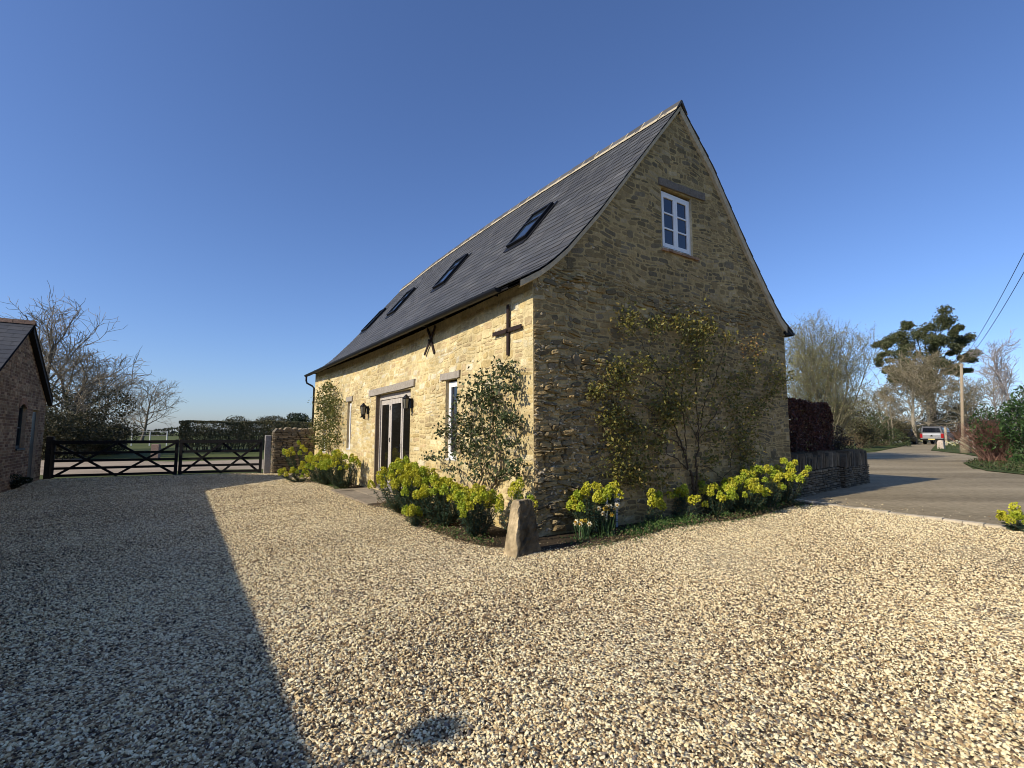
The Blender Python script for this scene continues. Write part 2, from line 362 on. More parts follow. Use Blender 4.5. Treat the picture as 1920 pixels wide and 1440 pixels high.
poly_sheet('track', M_track, [at(40, 888), at(95, 893), at(333, 884), at(420, 881), at(497, 880), at(600, 878), at(760, 872), at(760, 860), at(480, 862), at(330, 866), at(220, 864), at(100, 858), at(-200, 866)], .012)
for nm, pts in (('verge', [at(1608, 848), at(1650, 845), at(1692, 837), at(1722, 832), at(1722, 824), at(1600, 824), at(1570, 838)]),
                ('verge', [at(1745, 845), at(1808, 852), at(1845, 858), at(1880, 855), at(1860, 836), at(1800, 828), at(1762, 833)]),
                ('verge', [at(1806, 870), at(1850, 884), at(1960, 895), at(2120, 905), at(2120, 860), at(1900, 856), at(1840, 862)])):
    poly_sheet(nm, M_verge, pts, .035)
bed = [b2w(-.35 , bed_edge(-.2))] + [b2w(x, bed_edge(x) - .05) for x in np.arange(0, 6.9, .4)] + [b2w(6.88, -.4), b2w(6.9, .2), b2w(.2, .2), b2w(.2, 4.35), b2w(-1, 4.35)] + [b2w(bed_edge2(y) + .12, y) for y in np.arange(3.6, -.3, -.4)]
poly_sheet('flower_bed', M_soil, bed, .016)
bed2 = [b2w(.2, 7.45), b2w(.2, 11), b2w(-.9, 11)] + [b2w(bed_edge2(y) + .12, y) for y in np.arange(10.6, 7.4, -.4)] + [b2w(-.9, 7.4)]
poly_sheet('flower_bed', M_soil, bed2, .017)
pv = MB()                                                 # flagstones before the door
for r, (xa, xb) in enumerate(((-.98, -.52), (-.50, -.02))):
    y = 4.4
    while y < 7.3:
        w = rnd.uniform(.6, .95); pv.box(xa, xb, y, min(y + w - .02, 7.35), -.03, .040 + rnd.uniform(0, .01), col=np.array((.30, .25, .18)) * rnd.uniform(.75, 1.1)); y += w
p_ = pv.build('paving', M_stone); p_.location = (*O, 0); p_.rotation_euler = (0, 0, TH); tag(p_, kind='structure')

# ------------------------------------------------------------------ rubble walling
def rubble(mb, to3, z0, z1, segs, prot, cols, jc, hr=(.07, .15), wr=(.12, .42), gap=.016, wob=.012, wa=0.):
    warp = lambda u, z: (u, z + wa * (.6 * np.sin(u * 1.3 + .4) + .5 * np.sin(u * 3.1 + z * 2.2) + .3 * np.sin(u * 7.3 - z * 3)) * np.clip(u * 4, 0, 1))
    """courses of irregular stones. segs(z) -> clear stretches at that height; prot(u, z) -> how far a stone stands out"""
    z = z0
    while z < z1 - .03:
        h = min(rnd.uniform(*hr), z1 - z)
        for (a, b) in segs(z, z + h):
            u = a
            while u < b - .05:
                w = rnd.uniform(*wr)
                if h > .12 and rnd.random() < .5: w *= .8
                if b - (u + w) < .1: w = b - u
                parts = [(z, h)]
                if h > .115 and rnd.random() < .3:
                    t = rnd.uniform(.4, .6); parts = [(z, h * t), (z + h * t, h * (1 - t))]
                for (zz, hh) in parts:
                    cu, cz = u + w / 2, zz + hh / 2 + wob * math.sin(u * 2.3 + zz * 3) + wob * .6 * math.sin(u * 5.1 - zz)
                    A, B = w / 2 - gap * rnd.uniform(.3, .8), hh / 2 - gap * rnd.uniform(.25, .6)
                    if A < .02 or B < .012: continue
                    n = 12; t = np.arange(n) * 2 * np.pi / n + .26
                    ex = rnd.uniform(.35, .7)
                    x = A * np.sign(np.cos(t)) * np.abs(np.cos(t)) ** ex * rs.uniform(.84, 1.08, n)
                    y = B * np.sign(np.sin(t)) * np.abs(np.sin(t)) ** ex * rs.uniform(.74, 1.14, n)
                    tl = rnd.uniform(-.04, .04) if wa == 0 else rnd.gauss(0, .07); y = y + x * tl
                    p = prot(cu, cz); p = p * (rnd.uniform(.55, 1.45) if p < .012 or wa == 0 else .25 + 2.3 * rnd.random() ** 2.2); cz += rnd.uniform(-.4, .4) * gap * (wa > 0)
                    tilt = rnd.uniform(-.5, .5); tilt2 = rnd.uniform(-.3, .4)
                    V = []
                    for sc, dd in ((1.03, -.006), (.96, p * .70), (.82, p)):
                        d = dd + (rs.uniform(-.25, .25, n) * p * .7 + p * (tilt * y / (B + .001) * .5 + tilt2 * x / (A + .001) * .4) if dd > 0 else 0)
                        V.append(to3(*warp(cu + x * sc, cz + y * sc), d * np.ones(n)))
                    V.append(to3(*warp(np.array([cu]), np.array([cz])), np.array([p * rnd.uniform(.9, 1.15)])))
                    i = np.arange(n); k = (i + 1) % n
                    q = np.concatenate([np.stack([i, k, n + k, n + i], 1), np.stack([n + i, n + k, 2 * n + k, 2 * n + i], 1)])
                    f3 = np.stack([2 * n + i, 2 * n + k, np.full(n, 3 * n)], 1)
                    mb.add(np.concatenate(V), f3=f3, f4=q, col=np.asarray(cols[rnd.randrange(len(cols))]) * rnd.uniform(1 - jc, 1 + jc))
                u += w
        z += h
def cut(a, b, holes):
    out = [(a, b)]
    for (c, d) in holes:
        nx = []
        for (p, q) in out:
            if d <= p or c >= q: nx.append((p, q))
            else:
                if c - p > .06: nx.append((p, c))
                if q - d > .06: nx.append((d, q))
        out = nx
    return out
def sub_quads(mb, to3, us, zs, skip, col, d=0.):
    """the mortar face: a grid of quads, leaving out the openings"""
    for i in range(len(us) - 1):
        for j in range(len(zs) - 1):
            u, z = (us[i] + us[i + 1]) / 2, (zs[j] + zs[j + 1]) / 2
            if skip(u, z): continue
            U = np.array([us[i], us[i + 1], us[i + 1], us[i]]); Z = np.array([zs[j], zs[j], zs[j + 1], zs[j + 1]])
            mb.add(to3(U, Z, np.full(4, d)), f4=[[0, 1, 2, 3]], col=col)

# ------------------------------------------------------------------ the barn
W, LEN = 7.06, 14.33
barn = thing('stone_barn', 'tall honey-stone barn with steep dark slate roof and white gable window', 'barn', (*O, 0), TH)
prof = [(W / 2, 7.86), (2.405, 6.49), (1.328, 5.16), (.63, 4.385), (.31, 4.095), (.10, 3.935), (-.14, 3.79), (-.27, 3.715)]
profR = [(W / 2, 7.86), (4.481, 6.92), (5.698, 5.38), (6.45, 4.50), (6.86, 4.07), (7.10, 3.92), (7.32, 3.80)]
def roof_z(x, pr=None):
    P = prof[::-1] + profR[1:]
    return float(np.interp(x, [p[0] for p in P], [p[1] for p in P]))
def hog(y, x=W / 2):                                       # the old ridge is not straight
    f = max(0., 1 - abs(x - W / 2) / (W / 2)); return f * (.13 * math.sin(math.pi * min(max(y, 0), 13.2) / 13.2) - .10 * S((y - 11) / 4))
def bow(y, z):                                             # the long wall leans in towards its middle
    return .20 * math.sin(math.pi * min(max(y / LEN, 0), 1)) * S((z - 2.3) / 1.5)

DOOR = (4.65, 7.05, .05, 2.47)
WINS = [(2.40, 2.88, .98, 2.50), (9.28, 9.70, .98, 2.42), (12.35, 12.85, .80, 2.42)]
OPEN = [DOOR] + WINS
GW = (2.95, 3.84, 4.85, 6.05)
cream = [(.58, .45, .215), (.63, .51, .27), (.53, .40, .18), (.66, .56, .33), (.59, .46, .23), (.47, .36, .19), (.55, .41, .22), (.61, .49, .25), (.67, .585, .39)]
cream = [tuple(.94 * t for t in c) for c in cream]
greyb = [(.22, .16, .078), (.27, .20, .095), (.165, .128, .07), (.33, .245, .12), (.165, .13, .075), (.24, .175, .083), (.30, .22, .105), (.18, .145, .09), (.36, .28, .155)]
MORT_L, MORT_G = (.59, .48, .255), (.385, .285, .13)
wall = MB()
def to_long(u, z, d):                                      # long wall: outward is -x
    b_ = np.array([bow(a, c) for a, c in zip(np.atleast_1d(u), np.atleast_1d(z))])
    return np.stack([b_ - d, np.atleast_1d(u) * 1., np.atleast_1d(z) * 1.], 1)
def to_gab(u, z, d): return np.stack([np.atleast_1d(u) * 1., -np.asarray(d) * 1., np.atleast_1d(z) * 1.], 1)
ze = 3.80
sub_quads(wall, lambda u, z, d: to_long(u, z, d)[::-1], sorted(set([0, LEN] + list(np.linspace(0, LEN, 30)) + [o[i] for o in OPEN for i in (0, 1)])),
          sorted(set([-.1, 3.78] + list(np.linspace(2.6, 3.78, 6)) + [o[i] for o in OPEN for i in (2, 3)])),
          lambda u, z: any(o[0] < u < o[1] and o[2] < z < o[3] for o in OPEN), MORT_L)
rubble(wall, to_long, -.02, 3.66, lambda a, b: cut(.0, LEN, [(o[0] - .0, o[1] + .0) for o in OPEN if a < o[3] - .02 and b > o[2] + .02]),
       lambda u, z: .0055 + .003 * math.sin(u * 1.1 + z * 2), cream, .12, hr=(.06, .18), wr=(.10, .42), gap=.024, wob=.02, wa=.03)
# reveals of the openings in the long wall
for (a, b, c, d) in OPEN:
    t = .24
    wall.add([[0, a, c], [t, a, c], [t, a, d], [0, a, d]], f4=[[0, 1, 2, 3]], col=MORT_L)
    wall.add([[0, b, c], [t, b, c], [t, b, d], [0, b, d]], f4=[[3, 2, 1, 0]], col=(.46, .36, .21))
    wall.add([[0, a, d], [t, a, d], [t, b, d], [0, b, d]], f4=[[0, 1, 2, 3]], col=MORT_L)
    wall.add([[0, a, c], [t, a, c], [t, b, c], [0, b, c]], f4=[[3, 2, 1, 0]], col=MORT_L)
# gable wall facing the yard
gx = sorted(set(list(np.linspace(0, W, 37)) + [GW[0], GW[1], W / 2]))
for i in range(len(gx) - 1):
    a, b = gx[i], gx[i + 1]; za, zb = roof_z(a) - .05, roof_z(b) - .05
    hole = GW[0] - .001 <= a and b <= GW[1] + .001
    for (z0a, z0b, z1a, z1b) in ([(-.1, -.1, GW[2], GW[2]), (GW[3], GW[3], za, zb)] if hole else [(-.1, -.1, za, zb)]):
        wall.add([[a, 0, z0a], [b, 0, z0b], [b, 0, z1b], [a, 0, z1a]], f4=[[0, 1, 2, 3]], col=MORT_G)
def gseg(a, b):
    zm = b
    # clear width under the roof line at this height
    l = 0.0
    if zm > roof_z(0) - .08:
        xs_ = np.linspace(0, W / 2, 200); l = next((x for x in xs_ if roof_z(x) - .09 > zm), W / 2)
    r = W
    if zm > roof_z(W) - .08:
        xs_ = np.linspace(W, W / 2, 200); r = next((x for x in xs_ if roof_z(x) - .09 > zm), W / 2)
    if r - l < .15: return []
    h = []
    if a < GW[3] - .02 and b > GW[2] + .02: h.append((GW[0], GW[1]))
    if a < 6.25 and b > 6.06: h.append((2.90, 4.23))
    return cut(l + .0, r - .0, h)
def gprot(u, z):
    m = .5 + .5 * math.sin(u * 1.9 + 1.0) * math.sin(z * 1.7 + u * .6)
    low = S((3.6 - z) / 1.2) * S((2.6 - u) / 1.8)            # rough, weathered stones low on the left
    band = S(1 - abs(z - 3.75) / .45) * .7                    # and in a band above the climber
    edge = S((u - 5.6) / .8) * S(1 - abs(z - 4.0) / 1.0) * .6
    return .0035 + .033 * max(low * (.6 + .6 * m), band * (.4 + .9 * m), edge * m)
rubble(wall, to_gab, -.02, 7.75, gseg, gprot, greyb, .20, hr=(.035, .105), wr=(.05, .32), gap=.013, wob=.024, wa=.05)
for k in range(70):                                        # larger blocks bridging the courses
    u0, z0 = rnd.uniform(.15, W - .5), rnd.uniform(.3, 7.0); w0, h0 = rnd.uniform(.13, .34), rnd.uniform(.12, .21)
    if z0 + h0 > min(roof_z(u0), roof_z(u0 + w0)) - .2 or (GW[0] - .4 < u0 < GW[1] + .4 and GW[2] - .3 < z0 < 6.4): continue
    rubble(wall, lambda u, z, d: to_gab(u, z, np.asarray(d) + .004), z0, z0 + h0, lambda a, b: [(u0, u0 + w0)], lambda u, z: gprot(u, z) * 1.3, greyb, .2, hr=(h0, h0 + .01), wr=(w0, w0 + .01), gap=.012, wob=0)
for k in range(7500):                                      # small spalls and lichened edges that stand out and catch the raking sun
    u0, z0 = rnd.uniform(.02, W - .1), rnd.uniform(.1, 5.2); g_ = gprot(u0, z0)
    if rnd.random() > ((g_ - .010) / .022) ** 1.5 if g_ > .010 else rnd.random() > .035: continue
    if z0 > roof_z(u0) - .2 or (GW[0] - .1 < u0 < GW[1] + .1 and z0 > GW[2] - .1): continue
    n = 8; t_ = np.arange(n) * 2 * np.pi / n; a_, b_ = rnd.uniform(.012, .045), rnd.uniform(.008, .024); h_ = rnd.uniform(.012, .034) * (.6 + 20 * g_)
    jx, jy = rs.uniform(.7, 1.3, n), rs.uniform(.7, 1.3, n); x_, y_ = a_ * np.cos(t_) * jx, b_ * np.sin(t_) * jy; y_ += x_ * rnd.gauss(0, .35)
    V = np.concatenate([to_gab(u0 + x_, z0 + y_, np.full(n, -.004)), to_gab(u0 + x_ * .8 + .3 * a_ * rnd.uniform(-.5, 1), z0 + y_ * .75, h_ * rs.uniform(.6, 1.1, n)), to_gab(np.array([u0 + .2 * a_]), np.array([z0]), np.array([h_ * .95]))])
    i_ = np.arange(n); k_ = (i_ + 1) % n
    wall.add(V, f4=np.stack([i_, k_, n + k_, n + i_], 1), f3=np.stack([n + i_, n + k_, np.full(n, 2 * n)], 1), col=np.array(((.42, .335, .20), (.47, .39, .265), (.33, .255, .14))[rnd.randrange(3)]) * rnd.uniform(.85, 1.15))
t = .14
for quad, c in (([[GW[0], 0, GW[2]], [GW[0], t, GW[2]], [GW[0], t, GW[3]], [GW[0], 0, GW[3]]], MORT_G), ([[GW[1], 0, GW[2]], [GW[1], 0, GW[3]], [GW[1], t, GW[3]], [GW[1], t, GW[2]]], (.5, .41, .26)),
             ([[GW[0], 0, GW[3]], [GW[0], t, GW[3]], [GW[1], t, GW[3]], [GW[1], 0, GW[3]]], MORT_G), ([[GW[0], 0, GW[2]], [GW[1], 0, GW[2]], [GW[1], t, GW[2]], [GW[0], t, GW[2]]], MORT_G)):
    wall.add(quad, f4=[[0, 1, 2, 3]], col=c)
# the two sides the yard does not see
wall.add([[W, 0, -.1], [W, LEN, -.1], [W, LEN, 3.85], [W, 0, 3.85]], f4=[[0, 1, 2, 3]], col=MORT_G)
rubble(wall, lambda u, z, d: np.stack([W + np.asarray(d), np.atleast_1d(u) * 1., np.atleast_1d(z) * 1.], 1)[:, :], 0, 3.7, lambda a, b: [(0, 5)], lambda u, z: .012, greyb, .15)
P_ = [(x, LEN, roof_z(x) - .05) for x in gx]
wall.add([(0, LEN, -.1)] + P_ + [(W, LEN, -.1)], fn=[list(range(len(P_) + 2))[::-1]], col=MORT_L)
wall.build('wall', M_stone, barn)

# roof: a dark deck with slates laid on it in courses
def slope_pts(pr):
    P = np.array(pr); s = np.concatenate([[0], np.cumsum(np.linalg.norm(np.diff(P, axis=0), axis=1))]); return P, s
deck = MB(); ys_ = list(np.linspace(-.05, LEN + .08, 25))
for pr in (prof, profR):
    P, s = slope_pts(pr)
    for i in range(len(P) - 1):
        for j in range(len(ys_) - 1):
            ya, yb = ys_[j], ys_[j + 1]
            V = [[P[i][0], ya, P[i][1] - .03 + hog(ya, P[i][0])], [P[i + 1][0], ya, P[i + 1][1] - .03 + hog(ya, P[i + 1][0])], [P[i + 1][0], yb, P[i + 1][1] - .03 + hog(yb, P[i + 1][0])], [P[i][0], yb, P[i][1] - .03 + hog(yb, P[i][0])]]
            deck.add(V, f4=[[0, 1, 2, 3]], col=(.05, .05, .05))
            deck.add(np.array(V) - [0, 0, .045], f4=[[3, 2, 1, 0]], col=(.06, .05, .045))
        for ya in (ys_[0], ys_[-1]):
            V = np.array([[P[i][0], ya, P[i][1] - .03 + hog(ya, P[i][0])], [P[i + 1][0], ya, P[i + 1][1] - .03 + hog(ya, P[i + 1][0])]])
            deck.add(np.concatenate([V, V[::-1] - [0, 0, .045]]), f4=[[0, 1, 2, 3]], col=(.10, .09, .075))
slate_cols = [(.066, .067, .068), (.072, .072, .071), (.061, .062, .064), (.078, .077, .075), (.068, .069, .070)]
for pr, sd in ((prof, 1), (profR, 2)):
    P, s = slope_pts(pr); tot = s[-1]; nC = 29; ex = tot / nC
    for c in range(nC):
        sa, sb = c * ex - .015, (c + 1) * ex + .004      # top edge, bottom (exposed) edge
        xa, za = np.interp(max(sa, 0), s, P[:, 0]), np.interp(max(sa, 0), s, P[:, 1]); xb, zb = np.interp(sb, s, P[:, 0]), np.interp(sb, s, P[:, 1])
        nv = np.array([-(zb - za), 0, xb - xa]); nv = nv / np.linalg.norm(nv); nv = nv if nv[2] > 0 else -nv
        dv = np.array([xb - xa, 0, zb - za]); dv /= np.linalg.norm(dv)
        y = -.075 - (c % 2) * .13
        while y < LEN + .10:
            w = rnd.uniform(.22, .33); y0, y1 = max(y, -.075 - rnd.uniform(0, .010)), min(y + w - .004, LEN + .11)
            y += w
            if y1 - y0 < .05: continue
            th = rnd.uniform(.004, .007); e = rnd.uniform(-.005, .005); lift = rnd.uniform(.003, .008)
            ha, hb = hog((y0 + y1) / 2, xa), hog((y0 + y1) / 2, xb)
            A = np.array([xa, 0, za + ha]); B = np.array([xb, 0, zb + hb]) + dv * e
            V = []
            for (yy) in (y0, y1):
                for (Q, l0) in ((A, -.004), (B, lift)):
                    for dn in (0, th): V.append(Q + nv * (l0 + dn) + np.array([0, yy, 0]))
            V = np.array(V)
            f = [[0, 2, 3, 1], [4, 5, 7, 6], [1, 3, 7, 5], [2, 6, 7, 3], [0, 4, 6, 2]]
            if sd == 2: f = [q[::-1] for q in f]
            col = np.array(slate_cols[rnd.randrange(5)]) * rnd.uniform(.82, 1.18)
            if rnd.random() < .015: col = col * 1.5
            cc = np.tile(col, (8, 1)); edge = rnd.uniform(1.0, 1.7) if rnd.random() < .35 else 1.0
            deck.add(V, f4=f, col=cc)
            if edge > 1.2:                                   # split lower edge of a slate, painted paler for the light it catches
                ed = V[[2, 3, 7, 6]] + dv * .003; deck.add(ed, f4=[[0, 1, 2, 3]], col=col * edge)
roof = deck.build('roof', M_slate, barn)
rd = MB(); y = -.10
bedm = MB()
while y < LEN + .05:
    y1 = min(y + .46, LEN + .10); h0 = 7.875 + hog(y) + rnd.uniform(-.008, .008); h1 = 7.875 + hog(y1) + rnd.uniform(-.008, .008); c = np.array((.085, .082, .078)) * rnd.uniform(.7, 1.25)
    x = W / 2; V = []
    for yy, hh in ((y, h0), (y1 - .012, h1)):
        for dx, dz in ((-.155, -.155), (-.145, -.135), (-.02, .055), (.02, .055), (.145, -.135), (.155, -.155), (0, 0)): V.append((x + dx, yy, hh + dz))
    rd.add(V, f4=[[i, i + 1, i + 8, i + 7] for i in range(5)] + [[0, 6, 13, 7], [6, 5, 12, 13]], fn=[[6, 5, 4, 3, 2, 1, 0], [7, 8, 9, 10, 11, 12, 13]], col=c)
    for sx in (-1, 1):                                     # mortar bedding below the ridge tiles
        n = 3
        for k in range(n):
            ya, yb = y + (y1 - y) * k / n, y + (y1 - y) * (k + 1) / n; w = rnd.uniform(.17, .20)
            hh = 7.875 + hog((ya + yb) / 2)
            P4 = [(x + sx * .135, ya, hh - .115), (x + sx * .135, yb, hh - .115), (x + sx * w, yb, hh - w * 1.1 + .005), (x + sx * w, ya, hh - w * 1.1 + .005)]
            bedm.add(P4, f4=[[0, 1, 2, 3] if sx > 0 else [3, 2, 1, 0]], col=(1, 1, 1))
    if y > 0: bedm.prism([(x - .16, h0 - .15), (x - .015, h0 + .062), (x + .015, h0 + .062), (x + .16, h0 - .15)], 'y', y - .018, y + .010)
    y = y1
ridge = rd.build('ridge_tiles', M_slate, roof); bedm.build('ridge_mortar', M_lime, ridge)
for pr, sx in ((prof, -1), (profR, 1)):                     # lime fillet under the verge of each slope
    vm = MB(); P = np.array(pr)
    for i in range(len(P) - 1):
        if sx > 0 and i == len(P) - 2: continue
        for off0, off1, yy in ((-.10 if sx < 0 else -.16, -.035, -.055),):
            vm.add([(P[i][0], yy, P[i][1] + off0 - .02), (P[i + 1][0], yy, P[i + 1][1] + off0 - .02), (P[i + 1][0], yy - .012, P[i + 1][1] + off1 + .004), (P[i][0], yy - .012, P[i][1] + off1 + .004)], f4=[[0, 1, 2, 3]])
            vm.add([(P[i][0], yy, P[i][1] + off0 - .02), (P[i][0], 0, P[i][1] + off0 - .035), (P[i + 1][0], 0, P[i + 1][1] + off0 - .035), (P[i + 1][0], yy, P[i + 1][1] + off0 - .02)], f4=[[0, 1, 2, 3]])
    vm.build('verge_mortar', M_lime, roof)
# gutters
def gutter(x, z, y0, y1, sx):
    g = MB(); n = 8; a = np.linspace(math.pi, 2 * math.pi, n + 1)
    ring = [(x + .066 * math.cos(t), z + .072 * math.sin(t)) for t in a] + [(x + .057 * math.cos(t), z + .004 + .055 * math.sin(t)) for t in a[::-1]]
    g.prism(ring, 'y', y0, y1)
    for y in (y0, y1): g.prism([(x + .056 * math.cos(t), z + .06 * math.sin(t)) for t in a], 'y', y, y + .006)
    go = g.build('gutter', M_black, barn)
    y = y0 + .35
    while y < y1:
        b = MB(); b.prism([(x + .066 * math.cos(t), z + .004 + .070 * math.sin(t)) for t in a] + [(x + .066, z + .012), (x - .066, z + .012)], 'y', y, y + .028)
        b.box(min(x, x - sx * .22), max(x, x - sx * .22), y, y + .028, z - .02, z + .008)
        b.build('bracket', M_black, go); y += .92
    return go
gut = gutter(-.31, 3.695, .48, LEN + .22, -1); gutter(7.38, 3.77, -.05, LEN, 1)
dp = MB(); dp.tube([(-.31, LEN + .12, 3.63), (-.31, LEN + .12, 3.48), (-.28, LEN + .11, 3.38), (-.10, LEN + .06, 3.28), (-.03, LEN + .03, 3.2), (-.03, LEN + .03, .1)], .036, 8)
dp.build('downpipe', M_black, barn, True)
ev = MB(); ev.box(-.25, -.225, .3, LEN + .05, 3.655, 3.70)
ev.build('eaves_board', M_dark, barn)
ev = MB(); ev.prism([(W - .03, 3.88), (W - .03, 3.68), (W + .30, 3.72), (W + .30, 3.80), (W + .14, 3.90)], 'y', -.05, .05); ev.box(W + .003, W + .28, .05, LEN, 3.70, 3.76)
ev.build('eaves_board', M_dark, barn)

# timber lintels
def lintel(x0, x1, y0, y1, z0, z1, sag=0., nm='lintel', col=(.34, .30, .245)):
    b = MB(); n = 6; V = []
    alongx = (x1 - x0) > (y1 - y0)
    for i in range(n + 1):
        tt = i / n
        for (p, q) in ((0, 0), (1, 0), (1, 1), (0, 1)):
            j = rnd.uniform(-.006, .006); z = (z0, z1)[q] + sag * tt + rnd.uniform(-.007, .007)
            if alongx: V.append((x0 + (x1 - x0) * tt, (y0, y1)[p] + j, z))
            else: V.append(((x0, x1)[p] + j, y0 + (y1 - y0) * tt, z))
    f = [[4 * i + k, 4 * i + (k + 1) % 4, 4 * i + 4 + (k + 1) % 4, 4 * i + 4 + k] for i in range(n) for k in range(4)]
    if not alongx: f = [q[::-1] for q in f]
    b.add(V, f4=f, fn=[[0, 1, 2, 3], [4 * n + 3, 4 * n + 2, 4 * n + 1, 4 * n]], col=col)
    return b.build(nm, M_oak, barn)
lintel(-.035, .24, 4.42, 7.55, 2.505, 2.665, -.045)
lintel(-.03, .24, 2.28, 3.08, 2.505, 2.635); lintel(-.03, .24, 9.16, 9.80, 2.43, 2.57); lintel(-.03, .24, 12.25, 12.95, 2.43, 2.55)
lintel(2.88, 4.25, -.035, .14, 6.055, 6.20, .05, col=(.17, .145, .115))

# glazed oak doors
dr = thing  # (kept short below)
dx = .13
df = MB(); oak = (.47, .425, .37)
for (a, b, x0) in ((6.965, 7.045, .10), (4.655, 4.735, .10)): df.box(x0, x0 + .09, a, b, .05, 2.46, col=oak)
df.box(.103, .187, 4.735, 6.965, 2.33, 2.46, col=oak); df.box(.06, .20, 4.66, 7.04, .05, .09, col=(.22, .2, .17))
df.box(.0, .10, 7.0, 7.044, .05, 2.46, col=(.20, .15, .10))
door_frame = df.build('door_frame', M_oak, barn)
for k, (a, b) in enumerate(((6.265, 6.955), (5.455, 6.255), (4.745, 5.445))):
    d = MB(); sw = (.06, .105, .06)[k]; sw2 = (.105, .075, .05)[k]
    x0, x1 = dx - .008 * (k == 1), dx + .032
    d.box(x0, x1, a, a + sw2, .095, 2.325, col=oak); d.box(x0, x1, b - sw, b, .095, 2.325, col=oak)
    d.box(x0 + .003, x1 - .003, a + sw2, b - sw, 2.20, 2.325, col=oak); d.box(x0 + .003, x1 - .003, a + sw2, b - sw, .095, .235, col=oak)
    dd = d.build('door', M_oak, barn)
    g = MB(); g.box(dx + .006, dx + .016, a + sw2, b - sw, .235, 2.20); g.build('glass_pane', M_doorglass, dd)
    if k == 1:
        h = MB(); h.box(x0 - .012, x0, a + .06, a + .10, 1.02, 1.22); h.tube([(x0 - .01, a + .08, 1.14), (x0 - .055, a + .08, 1.14), (x0 - .06, a + .20, 1.14)], .011, 6)
        h.build('handle', M_black, dd)
        for z in (.45, 1.25, 2.05):
            h = MB(); h.tube([(x0 - .006, b, z), (x0 - .006, b, z + .11)], .012, 6); h.build('hinge', M_black, dd)
# slit windows
for (a, b, c, d_) in WINS:
    f = MB(); x0, x1 = .07, .13
    f.box(x0, x1, b - .10, b - .002, c + .02, d_ - .04, col=(1, 1, 1)); f.box(x0, x1, a + .002, a + .07, c + .02, d_ - .04); f.box(x0 + .002, x1 - .002, a + .07, b - .10, d_ - .14, d_ - .04); f.box(x0 + .002, x1 - .002, a + .07, b - .10, c + .02, c + .15)
    f.box(.0, .14, a + .003, b - .003, c - .02, c + .018)
    w_ = f.build('window', M_white, barn)
    g = MB(); g.box(.095, .105, a + .07, b - .10, c + .15, d_ - .14); g.build('pane', M_glass, w_)
# gable window, two casements of three panes
a, b, c, d_ = GW
f = MB(); y0, y1 = .045, .11
f.box(a + .004, a + .05, y0, y1, c + .02, d_ - .05); f.box(b - .06, b - .004, y0, y1, c + .02, d_ - .05)
f.box(a + .05, b - .06, y0 + .002, y1, d_ - .10, d_ - .05); f.box(a + .05, b - .06, y0 + .002, y1, c + .02, c + .07)
gwin = f.build('window', M_white, barn)
mid = (a + b) / 2 - .005
for (p, q) in ((a + .053, mid - .002), (mid + .002, b - .063)):
    s_ = MB(); z0, z1 = c + .073, d_ - .103; yy0, yy1 = y0 - .012, y1 - .02; w = .055
    s_.box(p, p + w, yy0, yy1, z0, z1); s_.box(q - w, q, yy0, yy1, z0, z1); s_.box(p + w, q - w, yy0 + .002, yy1, z0, z0 + .075); s_.box(p + w, q - w, yy0 + .002, yy1, z1 - w, z1)
    hh = (z1 - w - z0 - .075)
    for k in (1, 2): s_.box(p + w, q - w, yy0 + .006, yy1 - .003, z0 + .075 + hh * k / 3 - .014, z0 + .075 + hh * k / 3 + .014)
    so = s_.build('casement', M_white, gwin)
    g = MB(); g.box(p + w, q - w, yy0 + .022, yy0 + .028, z0 + .075, z1 - w); g.build('pane', M_glass, so)
sl = MB(); x = a - .03
while x < b + .12:
    w = rnd.uniform(.10, .16); sl.box(x, x + w - .008, -.05 + rnd.uniform(-.01, .01), .10, c - .035 + rnd.uniform(-.006, .006), c + .008, col=np.array((.30, .19, .12)) * rnd.uniform(.8, 1.2)); x += w
sl.build('window_sill', M_stone, barn)
